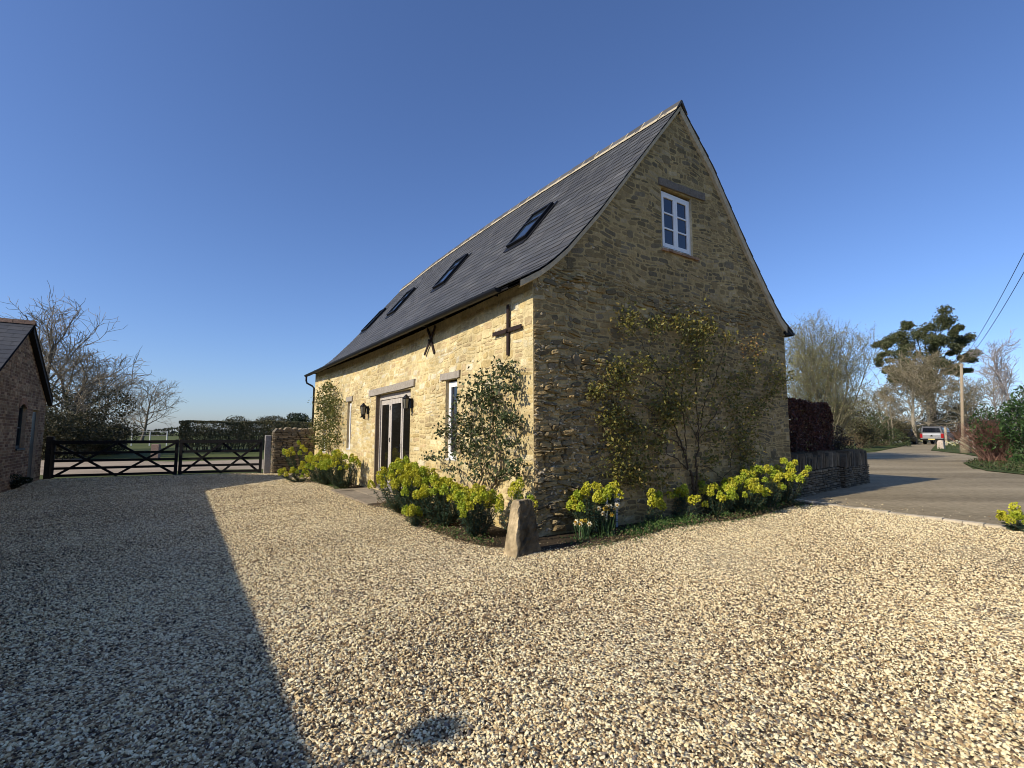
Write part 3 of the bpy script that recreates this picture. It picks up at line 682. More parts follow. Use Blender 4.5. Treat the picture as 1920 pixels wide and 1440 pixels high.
# roof lights
for yc in (2.78, 6.68, 10.52, 13.50):
    P0 = np.array([2.37, 0, np.interp(2.37, [p[0] for p in prof[::-1]], [p[1] for p in prof[::-1]])]); P1 = np.array([1.62, 0, np.interp(1.62, [p[0] for p in prof[::-1]], [p[1] for p in prof[::-1]])])
    P0[2] += hog(yc, 2.44); P1[2] += hog(yc, 1.6)
    dv = (P1 - P0); Ls = np.linalg.norm(dv); dv /= Ls; nv = np.array([-dv[2] * -1, 0, dv[0] * -1]); nv = np.array([dv[2], 0, -dv[0]]); nv = nv if nv[2] > 0 else -nv
    Mx = Matrix(((dv[0], 0, nv[0], P0[0]), (0, 1, 0, yc), (dv[2], 0, nv[2], P0[2]), (0, 0, 0, 1)))   # local x down the slope, z out
    s_ = MB(); hw = .37; t = .06
    s_.box(0, Ls, -hw, -hw + t, .0, .085, M=Mx); s_.box(0, Ls, hw - t, hw, .0, .085, M=Mx); s_.box(0, .09, -hw + t, hw - t, .0, .095, M=Mx); s_.box(Ls - .08, Ls, -hw + t, hw - t, .0, .080, M=Mx)
    s_.box(.0, Ls * .38, -hw - .012, hw + .012, .087, .105, M=Mx) if False else None
    s_.box(.42, .47, -hw + t, hw - t, .02, .078, M=Mx)
    s_.box(-.06, Ls + .10, -hw - .09, -hw, .014, .024, M=Mx); s_.box(-.06, Ls + .10, hw, hw + .09, .014, .024, M=Mx); s_.box(Ls, Ls + .16, -hw, hw, .014, .022, M=Mx)
    so = s_.build('roof_light', M_black, roof)
    g = MB(); g.box(.09, .42, -hw + t, hw - t, .04, .055, M=Mx); g.box(.47, Ls - .08, -hw + t, hw - t, .04, .055, M=Mx); g.build('pane', M_skyglass, so)
    fl = MB(); fl.add([list(Mx @ Vector(p)) for p in ((Ls + .1, hw + .02, .012), (Ls + .55, hw + .04, .017), (Ls + .1, hw + .08, .012))], f3=[[0, 1, 2]])
# wall anchors
xc = bow(.65, 3.1)
an = MB(); an.box(-.030, -.012, .615, .68, 2.70, 3.51); an.box(-.044, -.030, .25, 1.08, 3.064, 3.126); an.tube([(-.01, .648, 3.095), (-.065, .648, 3.095)], .03, 8)
an.build('wall_anchor', M_rust, barn)
an = MB()
for (y0, z0, y1, z1, xo) in ((4.07, 3.74, 3.56, 3.13, 0), (3.63, 3.73, 4.03, 3.15, -.024)):
    ym, zm = (y0 + y1) / 2, (z0 + z1) / 2; pts = [(y0, z0), (y0 * .55 + ym * .45 - .01, z0 * .55 + zm * .45), (ym, zm), (y1 * .55 + ym * .45 + .01, z1 * .55 + zm * .45), (y1, z1)]
    for (p, q) in zip(pts[:-1], pts[1:]):
        d = np.array([q[0] - p[0], q[1] - p[1]]); l = np.linalg.norm(d); d /= l; nn = np.array([-d[1], d[0]]) * .030
        bp_, bq_ = bow(3.8, p[1]) + .012, bow(3.8, q[1]) + .012
        x0, x1 = -.048 + xo * .7, -.028 + xo * .7
        V = [(x + bp_, p[0] + s * nn[0], p[1] + s * nn[1]) for x in (x0, x1) for s in (-1, 1)] + [(x + bq_, q[0] + s * nn[0], q[1] + s * nn[1]) for x in (x0, x1) for s in (-1, 1)]
        an.add(V, f4=[[0, 1, 5, 4], [2, 6, 7, 3], [0, 4, 6, 2], [1, 3, 7, 5], [0, 2, 3, 1], [4, 5, 7, 6]])
an.tube([(bow(3.83, 3.44) + .05, 3.83, 3.44), (bow(3.83, 3.44) - .085, 3.83, 3.44)], .026, 8)
an.build('wall_anchor', M_rust, barn)

# wall lanterns and the bell pull
def lantern(y, z, label):
    p = b2w(-.02, y, z); L_ = thing('wall_lantern', label, 'lantern', p, TH, 'black lanterns beside the glazed doors')
    b = MB(); b.box(-.03, .01, -.05, .05, -.12, .10); b.tube([(-.02, 0, .05), (-.08, 0, .13), (-.13, 0, .12)], .011, 6); b.build('bracket', M_black, L_)
    c = MB(); n = 6; X = -.13
    def ring(r, zz): return [(X + r * math.cos(k * math.pi / 3), r * math.sin(k * math.pi / 3), zz) for k in range(n)]
    levels = [(.012, .185), (.03, .165), (.075, .115), (.092, .095), (.085, .085)]
    V = [q for r, zz in levels for q in ring(r, zz)]
    c.add(V, f4=[[i * n + k, (i + 1) * n + k, (i + 1) * n + (k + 1) % n, i * n + (k + 1) % n] for i in range(len(levels) - 1) for k in range(n)], fn=[list(range(n)), [len(V) - 1 - k for k in range(n)]])
    V = [q for r, zz in ((.058, -.125), (.05, -.15), (.02, -.175), (.012, -.205)) for q in ring(r, zz)]
    c.add(V, f4=[[i * n + k, (i + 1) * n + k, (i + 1) * n + (k + 1) % n, i * n + (k + 1) % n] for i in range(3) for k in range(n)], fn=[list(range(n)), [len(V) - 1 - k for k in range(n)]])
    for k in range(n):
        a = k * math.pi / 3; c.tube([(X + .056 * math.cos(a), .056 * math.sin(a), -.13), (X + .082 * math.cos(a), .082 * math.sin(a), .09)], .007, 4)
    c.build('cage', M_black, L_)
    g = MB(); V = [q for r, zz in ((.050, -.125), (.075, .09)) for q in ring(r, zz)]
    g.add(V, f4=[[k, (k + 1) % n, n + (k + 1) % n, n + k] for k in range(n)]); g.build('lantern_glass', mat_plain('lantern_glass', (.16, .15, .12), .1), L_)
lantern(7.60, 2.10, 'black wall lantern left of the glazed doors, beside a small black bell')
lantern(4.53, 2.14, 'black wall lantern right of the glazed doors, near the end of the oak lintel')
b = MB(); b.box(-.03, .01, -.03, .03, -.10, .09); b.tube([(-.02, 0, .06), (-.07, 0, .07), (-.075, 0, -.02)], .012, 6); b.tube([(-.075, 0, -.01), (-.075, 0, -.06)], [.02, .042], 8)
o = b.build('door_bell', M_black, loc=b2w(-.02, 7.92, 1.96)); o.rotation_euler = (0, 0, TH); tag(o, 'small black iron bell on the stone wall left of the left lantern', 'bell')

# ------------------------------------------------------------------ staddle stone at the corner
st = MB(); lv = 14; NS = 7
def sq(r, ex):                                             # square outline with softened corners, NS points a side
    out = []
    for k in range(4):
        for j in range(NS):
            q = -1 + 2 * j / NS; e = (q, -1) if k == 0 else (1, q) if k == 1 else (-q, 1) if k == 2 else (-1, -q)
            c_ = .975 if j == 0 else 1.0
            out.append((e[0] * r[0] * c_, e[1] * r[1] * c_))
    return out
V = []
for i in range(lv + 1):
    t = i / lv; h = .66 * min(t * 1.02, 1); k_ = 1 - .44 * t ** .9
    r_ = (.222 * k_, .120 * k_)
    if i == lv: r_ = (r_[0] * .84, r_[1] * .84); h += .012
    for (a, b) in sq(r_, 0):
        j = .003 + (.009 if b < -r_[1] * .9 else .001); V.append((a + rnd.gauss(0, j) * .7 + .02 * t, b + rnd.gauss(0, j) * .7 + .02 * t, h + rnd.gauss(0, .006)))
m = 4 * NS; V.append((.02, .02, .675))
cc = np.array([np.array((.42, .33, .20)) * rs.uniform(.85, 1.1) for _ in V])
for i_, v_ in enumerate(V):                                # face turned from the sun: shade painted into the colour, along with dark lichen
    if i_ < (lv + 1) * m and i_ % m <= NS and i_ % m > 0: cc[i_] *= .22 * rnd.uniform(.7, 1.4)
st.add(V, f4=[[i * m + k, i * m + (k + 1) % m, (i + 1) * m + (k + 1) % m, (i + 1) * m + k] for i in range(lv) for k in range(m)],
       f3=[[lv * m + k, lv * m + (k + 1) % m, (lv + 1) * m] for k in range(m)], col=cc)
M_stad = mat('staddle_stone', rough=.95, var=.4, nscale=8, bump=.7, bscale=34, spec=.1)
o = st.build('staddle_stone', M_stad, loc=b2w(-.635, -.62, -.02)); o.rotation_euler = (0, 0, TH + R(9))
add_patches(M_stad, 4.5, .35); tag(o, 'squat tapering stone post standing on the gravel at the barn corner', 'stone post')

# ------------------------------------------------------------------ outbuilding at the left (its long wing throws the yard's shadow)
XO, YA, YN, YF = -7.85, 12.5, 9.35, 15.5
ob = thing('brick_outbuilding', 'small brick outbuilding with slate roof, arched window and teal door beside the gate', 'outbuilding', (*O, 0), TH)
ow = MB(); brick = [(.16, .108, .072), (.20, .14, .09), (.145, .095, .064), (.25, .175, .115), (.20, .145, .10), (.13, .085, .062), (.28, .215, .145), (.23, .18, .12)]
BM = (.30, .25, .18)
def oz(y): return 4.42 - abs(y - YA) * (.575 if y < YA else .60)
ODOOR, OWIN = (13.90, 14.72, .02, 2.15), (12.42, 13.25, 1.03, 2.28)
def to_out(u, z, d): return np.stack([XO + np.asarray(d) * np.ones(len(np.atleast_1d(u))), np.atleast_1d(u) * 1., np.atleast_1d(z) * 1.], 1)
oy = sorted(set(list(np.linspace(YN, YF, 33)) + [ODOOR[0], ODOOR[1], OWIN[0], OWIN[1], YA]))
for i in range(len(oy) - 1):
    a, b = oy[i], oy[i + 1]; m_ = (a + b) / 2; H = []
    for q in (ODOOR, OWIN):
        if q[0] - .001 <= a and b <= q[1] + .001: H.append((q[2], q[3]))
    z = -.1
    for (c, d) in H + [(None, None)]:
        if c is None: ow.add([(XO, a, z), (XO, b, z), (XO, b, oz(b) - .06), (XO, a, oz(a) - .06)], f4=[[0, 1, 2, 3]], col=BM)
        else:
            ow.add([(XO, a, z), (XO, b, z), (XO, b, c), (XO, a, c)], f4=[[0, 1, 2, 3]], col=BM); z = d
z = 0.0; r = 0
while z < 4.3:
    hs = []
    if z < ODOOR[3] - .02: hs.append((ODOOR[0], ODOOR[1]))
    if OWIN[2] - .05 < z < OWIN[3] - .02: hs.append((OWIN[0], OWIN[1]))
    half = (4.42 - .10 - z - .07) / .6
    lo, hi = max(YN, YA - half), min(YF, YA + half)
    for (a, b) in cut(lo, hi, hs):
        u = a - (r % 2) * .11
        while u < b:
            u0, u1 = max(u, a), min(u + .215, b); u += .225
            if u1 - u0 < .04: continue
            pr_ = rnd.uniform(.003, .010); c = np.array(brick[rnd.randrange(len(brick))]) * rnd.uniform(.8, 1.2)
            ow.box(XO - .01, XO + pr_, u0 + .004, u1 - .004, z + .004, z + .066, col=c)
    z += .075; r += 1
# arch over the window
for k in range(9):
    t0 = (k + .1) / 9; yy = OWIN[0] + (OWIN[1] - OWIN[0]) * t0; zz = 2.13 + .13 * math.sin(math.pi * (k + .5) / 9)
    ow.box(XO - .01, XO + .016, yy, yy + .08, zz, zz + .17, col=np.array((.24, .15, .10)) * rnd.uniform(.8, 1.2))
for q in (ODOOR, OWIN):
    a, b, c, d = q; t = .18
    ow.add([(XO, a, c), (XO - t, a, c), (XO - t, a, d), (XO, a, d)], f4=[[3, 2, 1, 0]], col=BM); ow.add([(XO, b, c), (XO - t, b, c), (XO - t, b, d), (XO, b, d)], f4=[[0, 1, 2, 3]], col=(.33, .26, .19))
    ow.add([(XO, a, d), (XO - t, a, d), (XO - t, b, d), (XO, b, d)], f4=[[0, 1, 2, 3]], col=BM); ow.add([(XO, a, c), (XO - t, a, c), (XO - t, b, c), (XO, b, c)], f4=[[3, 2, 1, 0]], col=BM)
# far side wall, and the long wing running back past the camera
ow.add([(XO, YF, -.1), (XO - 6, YF, -.1), (XO - 6, YF, oz(YF) - .06), (XO, YF, oz(YF) - .06)], f4=[[0, 1, 2, 3]], col=BM)
ow.add([(XO, YN, -.1), (XO, -13, -.1), (XO, -13, 2.5), (XO, YN, 2.5)], f4=[[3, 2, 1, 0]], col=BM)
ow.add([(XO, -13, -.1), (XO - 5, -13, -.1), (XO - 5, -13, 2.5), (XO - 2.5, -13, 4.1), (XO, -13, 2.5)], fn=[[4, 3, 2, 1, 0]], col=BM)
rubble(ow, to_out, 0, 2.45, lambda a, b: [(-2, YN - .05)], lambda u, z: .012, greyb, .15)
ow.build('wall', M_stone, ob)
orf = MB()
def slates(mb, P0, P1, e0, e1, n, wmin, wmax, flip=False):
    """rows of slates between ridge line P0->P1 (points) and eave line e0->e1"""
    P0, P1, e0, e1 = map(np.array, (P0, P1, e0, e1)); nv = np.cross(P1 - P0, e0 - P0); nv = nv / np.linalg.norm(nv); nv = nv if nv[2] > 0 else -nv
    Lr = np.linalg.norm(P1 - P0)
    mb.add([P0 - nv * .02, P1 - nv * .02, e1 - nv * .02, e0 - nv * .02], f4=[[0, 1, 2, 3]], col=(.05, .045, .04)); mb.add([P0 - nv * .07, P1 - nv * .07, e1 - nv * .07, e0 - nv * .07], f4=[[0, 1, 2, 3]], col=(.04, .035, .03))
    for c in range(n):
        ta, tb = c / n, (c + 1) / n + .01; u = -(c % 2) * .14
        while u < Lr:
            w = rnd.uniform(wmin, wmax); a, b = max(u, 0) / Lr, min(u + w - .005, Lr) / Lr; u += w
            if b - a < .02 / Lr: continue
            col = np.array(slate_cols[rnd.randrange(5)]) * rnd.uniform(.92, 1.08)
            if rnd.random() < .02: col = np.array((.26, .22, .17))
            V = []
            for s_ in (a, b):
                for (t_, l0) in ((ta, -.004), (tb, .003)):
                    q = (P0 + (P1 - P0) * s_) * (1 - t_) + (e0 + (e1 - e0) * s_) * t_
                    V += [q + nv * l0, q + nv * (l0 + .006)]
            mb.add(V, f4=[[0, 2, 3, 1], [4, 5, 7, 6], [1, 3, 7, 5], [2, 6, 7, 3], [0, 4, 6, 2]], col=col)
xe = XO + .14
slates(orf, (xe, YA, 4.44), (XO - 8, YA, 4.44), (xe, YN - .1, oz(YN - .1) + .02), (XO - 8, YN - .1, oz(YN - .1) + .02), 14, .28, .42)
slates(orf, (xe, YA, 4.44), (XO - 8, YA, 4.44), (xe, YF + .15, oz(YF + .15) + .02), (XO - 8, YF + .15, oz(YF + .15) + .02), 14, .28, .42)
slates(orf, (XO - 2.5, -13.1, 4.2), (XO - 2.5, YN + 1, 4.2), (XO + .12, -13.1, 2.57), (XO + .12, YN - .1, 2.57), 12, .28, .42)
slates(orf, (XO - 2.5, -13.1, 4.2), (XO - 2.5, YN + 1, 4.2), (XO - 5.1, -13.1, 2.57), (XO - 5.1, YN - .1, 2.57), 12, .28, .42)
oroof = orf.build('roof', M_slate, ob)
ort = MB(); x = xe + .02
while x > XO - 8:
    ort.prism([(YA - .13, 4.40), (YA - .02, 4.525), (YA + .02, 4.525), (YA + .13, 4.40), (YA, 4.44)], 'x', x, x - .44, col=np.array((.17, .115, .085)) * rnd.uniform(.8, 1.2)); x -= .45
ort.build('ridge_tiles', M_stone, oroof)
cw = MB(); cw.tube([(XO - 2.5, -3.36, 4.0), (XO - 2.5, -3.36, 4.52)], .022, 6, col=(.05, .05, .05)); cw.tube([(XO - 2.5, -3.36, 4.50), (XO - 2.5, -3.36, 4.52), (XO - 2.5, -3.36, 4.57), (XO - 2.5, -3.36, 4.62), (XO - 2.5, -3.36, 4.64)], [.04, .10, .13, .10, .04], 12, col=(.05, .05, .05)); cw.build('shadow_caster', M_metal, oroof)  # made-up cowl out of view, added to cast a spot of shadow on the gravel
bb = MB()
for (ya, yb) in ((YA, YN - .1), (YA, YF + .15)):
    bb.add([(XO + .13, ya, oz(ya) + .0), (XO + .13, yb, oz(yb) + .0), (XO + .13, yb, oz(yb) - .20), (XO + .13, ya, oz(ya) - .2), (XO + .01, ya, oz(ya)), (XO + .01, yb, oz(yb)), (XO + .01, yb, oz(yb) - .20), (XO + .01, ya, oz(ya) - .2)],
           f4=[[0, 1, 2, 3], [7, 6, 5, 4], [3, 2, 6, 7], [0, 4, 5, 1], [1, 5, 6, 2]]) if yb > YA else bb.add([(XO + .03, ya, oz(ya)), (XO + .03, yb, oz(yb)), (XO + .03, yb, oz(yb) - .05), (XO + .03, ya, oz(ya) - .05)], f4=[[0, 1, 2, 3]])
bb.build('bargeboard', M_dark, ob)
d = MB(); teal = (.022, .040, .046)
for k in range(5): d.box(XO - .10, XO - .06, 13.93 + k * .153, 14.078 + k * .153, .05, 2.10, col=np.array(teal) * rnd.uniform(.9, 1.15))
od = d.build('door', M_metal, ob)
h = MB(); h.box(XO - .058, XO - .045, 14.12, 14.17, 1.15, 1.62); h.build('push_plate', M_tag, od)
f = MB(); a, b, c, d_ = OWIN
f.box(XO - .14, XO - .08, a + .003, a + .07, c + .03, d_ - .02); f.box(XO - .14, XO - .08, b - .07, b - .003, c + .03, d_ - .02); f.box(XO - .14, XO - .08, a + .07, b - .07, d_ - .12, d_ - .02); f.box(XO - .14, XO - .08, a + .07, b - .07, c + .03, c + .10)
f.box(XO - .135, XO - .085, (a + b) / 2 - .02, (a + b) / 2 + .02, c + .1, d_ - .12); f.box(XO - .133, XO - .087, a + .07, b - .07, 1.6, 1.635); f.box(XO - .15, XO + .04, a, b, c - .02, c + .028)
ofr = f.build('window', mat('teal_paint', col=(.02, .035, .04), rough=.5, var=.15), ob)
g = MB(); g.box(XO - .115, XO - .11, a + .07, b - .07, c + .1, d_ - .12); g.build('pane', M_glass, ofr)

# ------------------------------------------------------------------ gates, posts and dry stone walls
pA, pM, pC = b2w(-7.66, 15.72), b2w(-4.26, 15.12), b2w(-1.66, 14.45)
def gate(P, Q, label):
    P, Q = np.array(P), np.array(Q); d = (Q - P); L_ = np.linalg.norm(d); a = math.atan2(d[1], d[0])
    t = thing('field_gate', label, 'gate', (P[0], P[1], 0), a, 'black timber gate leaves across the yard entrance')
    z0, z1 = .10, 1.17
    b = MB()
    for z in (z0, .33, .57, .82): b.box(.04, L_ - .04, -.02, .02, z - .04, z + .04)
    b.build('rail', M_dark, t)
    b = MB(); b.box(.0, L_, -.04, .04, z1 - .055, z1 + .05); b.build('top_rail', M_dark, t)
    b = MB(); b.box(0, .09, -.035, .035, .03, 1.24); b.build('stile', M_dark, t)
    b = MB(); b.box(L_ - .09, L_, -.035, .035, .03, 1.24); b.build('stile', M_dark, t)
    for k in range(2):
        xa, xb = .09 + (L_ - .18) * k / 2, .09 + (L_ - .18) * (k + 1) / 2
        for (p, q, yy) in (((xa, z0 - .04), (xb, z1 - .05), -.04), ((xa, z1 - .05), (xb, z0 - .04), .04)):
            b = MB(); dd = np.array([q[0] - p[0], q[1] - p[1]]); nn = np.array([-dd[1], dd[0]]) / np.linalg.norm(dd) * .035
            V = [(p[0] + s * nn[0], yy + w, p[1] + s * nn[1]) for w in (-.018, .018) for s in (-1, 1)] + [(q[0] + s * nn[0], yy + w, q[1] + s * nn[1]) for w in (-.018, .018) for s in (-1, 1)]
            b.add(V, f4=[[0, 1, 5, 4], [2, 6, 7, 3], [0, 4, 6, 2], [1, 3, 7, 5], [0, 2, 3, 1], [4, 5, 7, 6]]); b.build('brace', M_dark, t)
gate(pA, pM + (pA - pM) / np.linalg.norm(pA - pM) * .02, 'longer black five-bar gate leaf with crossed braces next to the outbuilding')
gate(pM + (pC - pM) / np.linalg.norm(pC - pM) * .02, pC + (pM - pC) / np.linalg.norm(pM - pC) * .06, 'shorter black five-bar gate leaf with crossed braces next to the dry stone wall')
def post(name, p, w, h, col, label, cat, m=M_oak, rz=TH, group=None, top=.02):
    b = MB(); hw = w / 2
    V = [(x * hw * s, y * hw * s, z) for (z, s) in ((-.15, 1), (h - top, 1), (h, .8)) for (x, y) in ((-1, -1), (1, -1), (1, 1), (-1, 1))]
    b.add(V, f4=[[4 * i + k, 4 * i + (k + 1) % 4, 4 * i + 4 + (k + 1) % 4, 4 * i + 4 + k] for i in range(2) for k in range(4)] + [[8, 9, 10, 11]], col=col)
    o = b.build(name, m, loc=p); o.rotation_euler = (0, 0, rz); tag(o, label, cat, group); return o
post('gate_post', b2w(-1.56, 14.38), .19, 1.38, (.36, .33, .29), 'pale square gate post beside the end of the dry stone wall', 'post')
post('gate_post', b2w(-7.72, 15.80), .17, 1.36, (.022, .02, .018), 'dark timber gate post against the brick outbuilding', 'post')
p = b2w(-7.78, 15.66); b = MB(); 
for k in range(3): b.box(-.02, .02, k * .16, k * .16 + .155, 0, 1.22, col=np.array((.022, .02, .018)) * rnd.uniform(.8, 1.3))

def dry_wall(label, length, thick, h, cope, place, cols, seed, faces=('front', 'end0', 'end1', 'back')):
    t = thing('dry_stone_wall', label, 'wall', place[0], place[1]); w = MB()
    w.box(.02, length - .02, .02, thick - .02, -.05, h, col=np.array(cols[0]) * .35)
    fr = dict(front=(lambda u, z, d: np.stack([u, -np.asarray(d), z], 1), length), back=(lambda u, z, d: np.stack([length - u, thick + np.asarray(d), z], 1), length),
              end0=(lambda u, z, d: np.stack([-np.asarray(d), thick - u, z], 1), thick), end1=(lambda u, z, d: np.stack([length + np.asarray(d), u, z], 1), thick))
    for k in faces:
        fn, ll = fr[k]; rubble(w, fn, 0, h, lambda a, b: [(0, ll)], lambda u, z: .022, cols, .25, hr=(.035, .075), wr=(.10, .34), gap=.010, wob=.008)
    w.build('wall', M_stone, t)
    c = MB(); x = 0.0                                        # slabs on edge along the top
    while x < length - .02:
        ww = rnd.uniform(.03, .11); hh = cope * rnd.uniform(.7, 1.15); ln = rnd.uniform(-.05, .09); d0, d1 = rnd.uniform(-.03, .02), thick + rnd.uniform(-.02, .03)
        V = []
        for (yy) in (d0, d1):
            for (xx, zz) in ((x, h), (x + ww, h), (x + ww * .85 + ln, h + hh * .85), (x + ww * .5 + ln, h + hh), (x + .1 * ww + ln, h + hh * .8)): V.append((xx + rnd.uniform(-.006, .006), yy, zz + rnd.uniform(-.01, .01)))
        c.add(V, f4=[[k, (k + 1) % 5, 5 + (k + 1) % 5, 5 + k] for k in range(5)], fn=[[4, 3, 2, 1, 0], [5, 6, 7, 8, 9]], col=np.array(cols[rnd.randrange(len(cols))]) * rnd.uniform(.7, 1.2)); x += ww
    c.build('coping', M_stone, t)
    return t
dw_cols = [(.145, .115, .075), (.115, .095, .065), (.18, .145, .095), (.09, .078, .058), (.13, .10, .065)]
p = b2w(-1.42, 14.02); dry_wall('dry stone wall with upright coping joining the barn beside the gate', 1.50, .45, 1.50, .15, (p, TH), [np.array(c) * 1.6 for c in dw_cols], 3, ('front', 'end0'))
p = b2w(7.05, .06); dry_wall('low dry stone wall section against the barn corner below the copper hedge', 3.50, .45, .60, .36, (p, TH + math.atan2(.45, 3.5)), dw_cols, 4, ('front', 'end1'))
p = b2w(10.60, .42); dry_wall('low dry stone wall end section with taller coping beside the drive', 2.2, .5, .56, .38, (p, TH + .12), dw_cols, 5, ('front', 'end0', 'end1'))

# ------------------------------------------------------------------ euphorbias
EU_LEAF = [(.050, .095, .060), (.040, .080, .055), (.060, .11, .060), (.065, .10, .07)]
EU_FLOW = [(.50, .49, .035), (.58, .56, .05), (.42, .44, .035), (.62, .59, .075)]
def head_mesh(k):
    b = MB(); n = 90; z = rs.uniform(-.3, 1, n); a = rs.uniform(0, 6.28, n); r = np.sqrt(np.clip(1 - (z * .95) ** 2, 0, 1)) * rs.uniform(.75, 1.05, n)
    P = np.stack([.062 * r * np.cos(a), .062 * r * np.sin(a), .085 + .085 * z], 1)
    P = P + np.round(rs.normal(size=(n, 3))) * .006
    tn = np.array(((1, 1, 1), (.86, .97, .9), (.70, .86, .8), (1.06, 1.02, 1.1), (1, .98, .8))[k]); b.leaves(P, .034, pick(EU_FLOW, n) * tn, rs, aspect=.9, up=None)
    b.leaves(P + rs.normal(0, .006, (n, 3)), .026, pick(EU_FLOW, n) * tn, rs, aspect=.9)
    return b.mesh('flower_head', M_leaf)
HEADS = [head_mesh(k) for k in range(5)]
def euphorbia(label, pos, h, nst, spread, lean=(0, 0), seed=0, single=False):
    t = thing('euphorbia', label, 'euphorbia', pos, 0, 'euphorbias with lime-yellow flower heads along the barn walls')
    b = MB(); tips = []
    for i in range(nst):
        a = rnd.uniform(0, 6.28); rr = math.sqrt((i + .5) / nst); out = spread * rr
        hh = h * (1 - .35 * rr * rr) * rnd.uniform(.82, 1.04) - .12
        d = np.array([math.cos(a) * out + lean[0] * rnd.uniform(.6, 1.3), math.sin(a) * out + lean[1] * rnd.uniform(.6, 1.3), max(hh, .12)])
        s = np.linspace(0, 1, 7)[:, None]
        P = np.concatenate([d[None, :2] * (s ** .65), d[2] * s ** 1.25], 1); P[:, :2] += rs.normal(0, .012, (7, 2)) * s
        b.tube(P, np.linspace(.008, .005, 7), 5, col=(.10, .10, .045))
        nl = int(70 * max(.5, d[2] / .6)); tt = rs.uniform(.12, 1.0, nl) ** .8
        Q = np.stack([np.interp(tt, s[:, 0], P[:, k]) for k in range(3)], 1)
        an_ = rs.uniform(0, 6.28, nl); outv = np.stack([np.cos(an_), np.sin(an_), rs.uniform(-.35, .5, nl)], 1)
        ln = rs.uniform(.05, .085, nl)[:, None]
        sd = np.stack([-np.sin(an_), np.cos(an_), np.zeros(nl)], 1) * .008
        m_ = Q + outv * ln * .55
        V = np.stack([Q, m_ + sd, Q + outv * ln - np.array([0, 0, .012]), m_ - sd], 1)
        b.add(V.reshape(-1, 3), f4=np.arange(4 * nl).reshape(-1, 4), col=np.repeat(pick(EU_LEAF, nl), 4, 0))
        tips.append((P[-1], P[-1] - P[-2]))
    b.build('foliage', M_leaf, t)
    for (q, d) in tips:
        e = Vector(d + np.array([0, 0, .12])).to_track_quat('Z', 'Y').to_euler(); s = rnd.uniform(.72, 1.08)
        child('flower_head', HEADS[rnd.randrange(5)], t, Vector(q) - Vector((0, 0, .03)), e, (s, s, s * rnd.uniform(.9, 1.25)))
    return t
for (label, x, y, h, n, sp, ln) in (
    ('euphorbia sprawling low on the gravel at the far left end of the bed', -1.15, 10.3, .48, 20, .45, (-.25, 0)),
    ('dark tall euphorbia growing against the end of the dry stone wall', -.75, 12.1, 1.22, 20, .42, (-.2, 0)),
    ('euphorbia below the leafy climber at the far end of the long wall', -.62, 10.4, .90, 30, .50, (0, 0)),
    ('broad euphorbia in front of the far slit window', -.62, 8.95, .92, 46, .58, (-.1, 0)),
    ('euphorbia with bare pale stems leaning beside the left door jamb', -.55, 7.75, 1.02, 34, .45, (-.1, .05)),
    ('largest euphorbia, just right of the glazed doors', -.74, 3.05, 1.0, 58, .50, (-.05, 0)),
    ('euphorbia below the slit window, right of the largest one', -.70, 2.45, .92, 46, .50, (0, 0)),
    ('euphorbia at the foot of the leafy corner climber', -.64, 1.55, .84, 36, .42, (0, 0)),
    ('small low euphorbia at the front edge of the long bed', -1.02, 1.75, .34, 8, .18, (-.05, 0)),
    ('euphorbia immediately left of the tapering stone post', -.62, .55, .78, 30, .36, (0, 0)),
    ('few-headed euphorbia rising behind the tapering stone post', -.30, .0, .82, 7, .30, (.05, -.05)),
    ('euphorbia mixed with daffodils on the gable bed near the corner', .78, -.36, .78, 20, .30, (0, 0)),
    ('euphorbia right of the daffodils behind the white plant label', 1.30, -.20, .80, 11, .22, (0, 0)),
    ('two-headed stem of euphorbia with an arching bare stalk', 2.02, -.22, .60, 3, .10, (.08, 0)),
    ('small upright euphorbia standing alone on the gable bed', 2.42, -.16, .56, 4, .12, (0, 0)),
    ('euphorbia in front of the gable climber trunk', 3.05, -.20, .56, 14, .34, (0, 0)),
    ('euphorbia right of the gable climber trunk', 3.85, -.26, .62, 22, .34, (0, 0)),
    ('rounded euphorbia halfway between climber trunk and right barn corner', 4.52, -.38, .72, 32, .40, (0, 0)),
    ('tallest euphorbia of the gable bed', 5.25, -.32, .92, 24, .42, (0, 0)),
    ('euphorbia at the right corner of the barn beside the low wall', 6.12, -.25, .98, 26, .52, (.1, 0)),
    ('euphorbia at the edge of the drive on the far right, cut by the frame', 6.45, -3.66, .33, 11, .20, (0, 0))):
    euphorbia(label, b2w(x, y, .0), h, n, sp, ln)

# ------------------------------------------------------------------ wall climbers
def poly_stem(b, pts, r0, r1, col, depth, to, n=6):
    P = np.array(pts, float); m = len(P)
    k = (m - 1) * 4 + 1; s = np.linspace(0, m - 1, k)
    Q = np.stack([np.interp(s, range(m), P[:, i]) for i in (0, 1)], 1)
    Q[1:-1] = (Q[:-2] + Q[2:] + 2 * Q[1:-1]) / 4; Q[1:-1] += rs.normal(0, .012, (k - 2, 2))
    D = np.linspace(depth[0], depth[1], k) + rs.normal(0, .01, k)
    b.tube(to(Q[:, 0], Q[:, 1], D), np.linspace(r0, r1, k), n, col=col); return Q, D
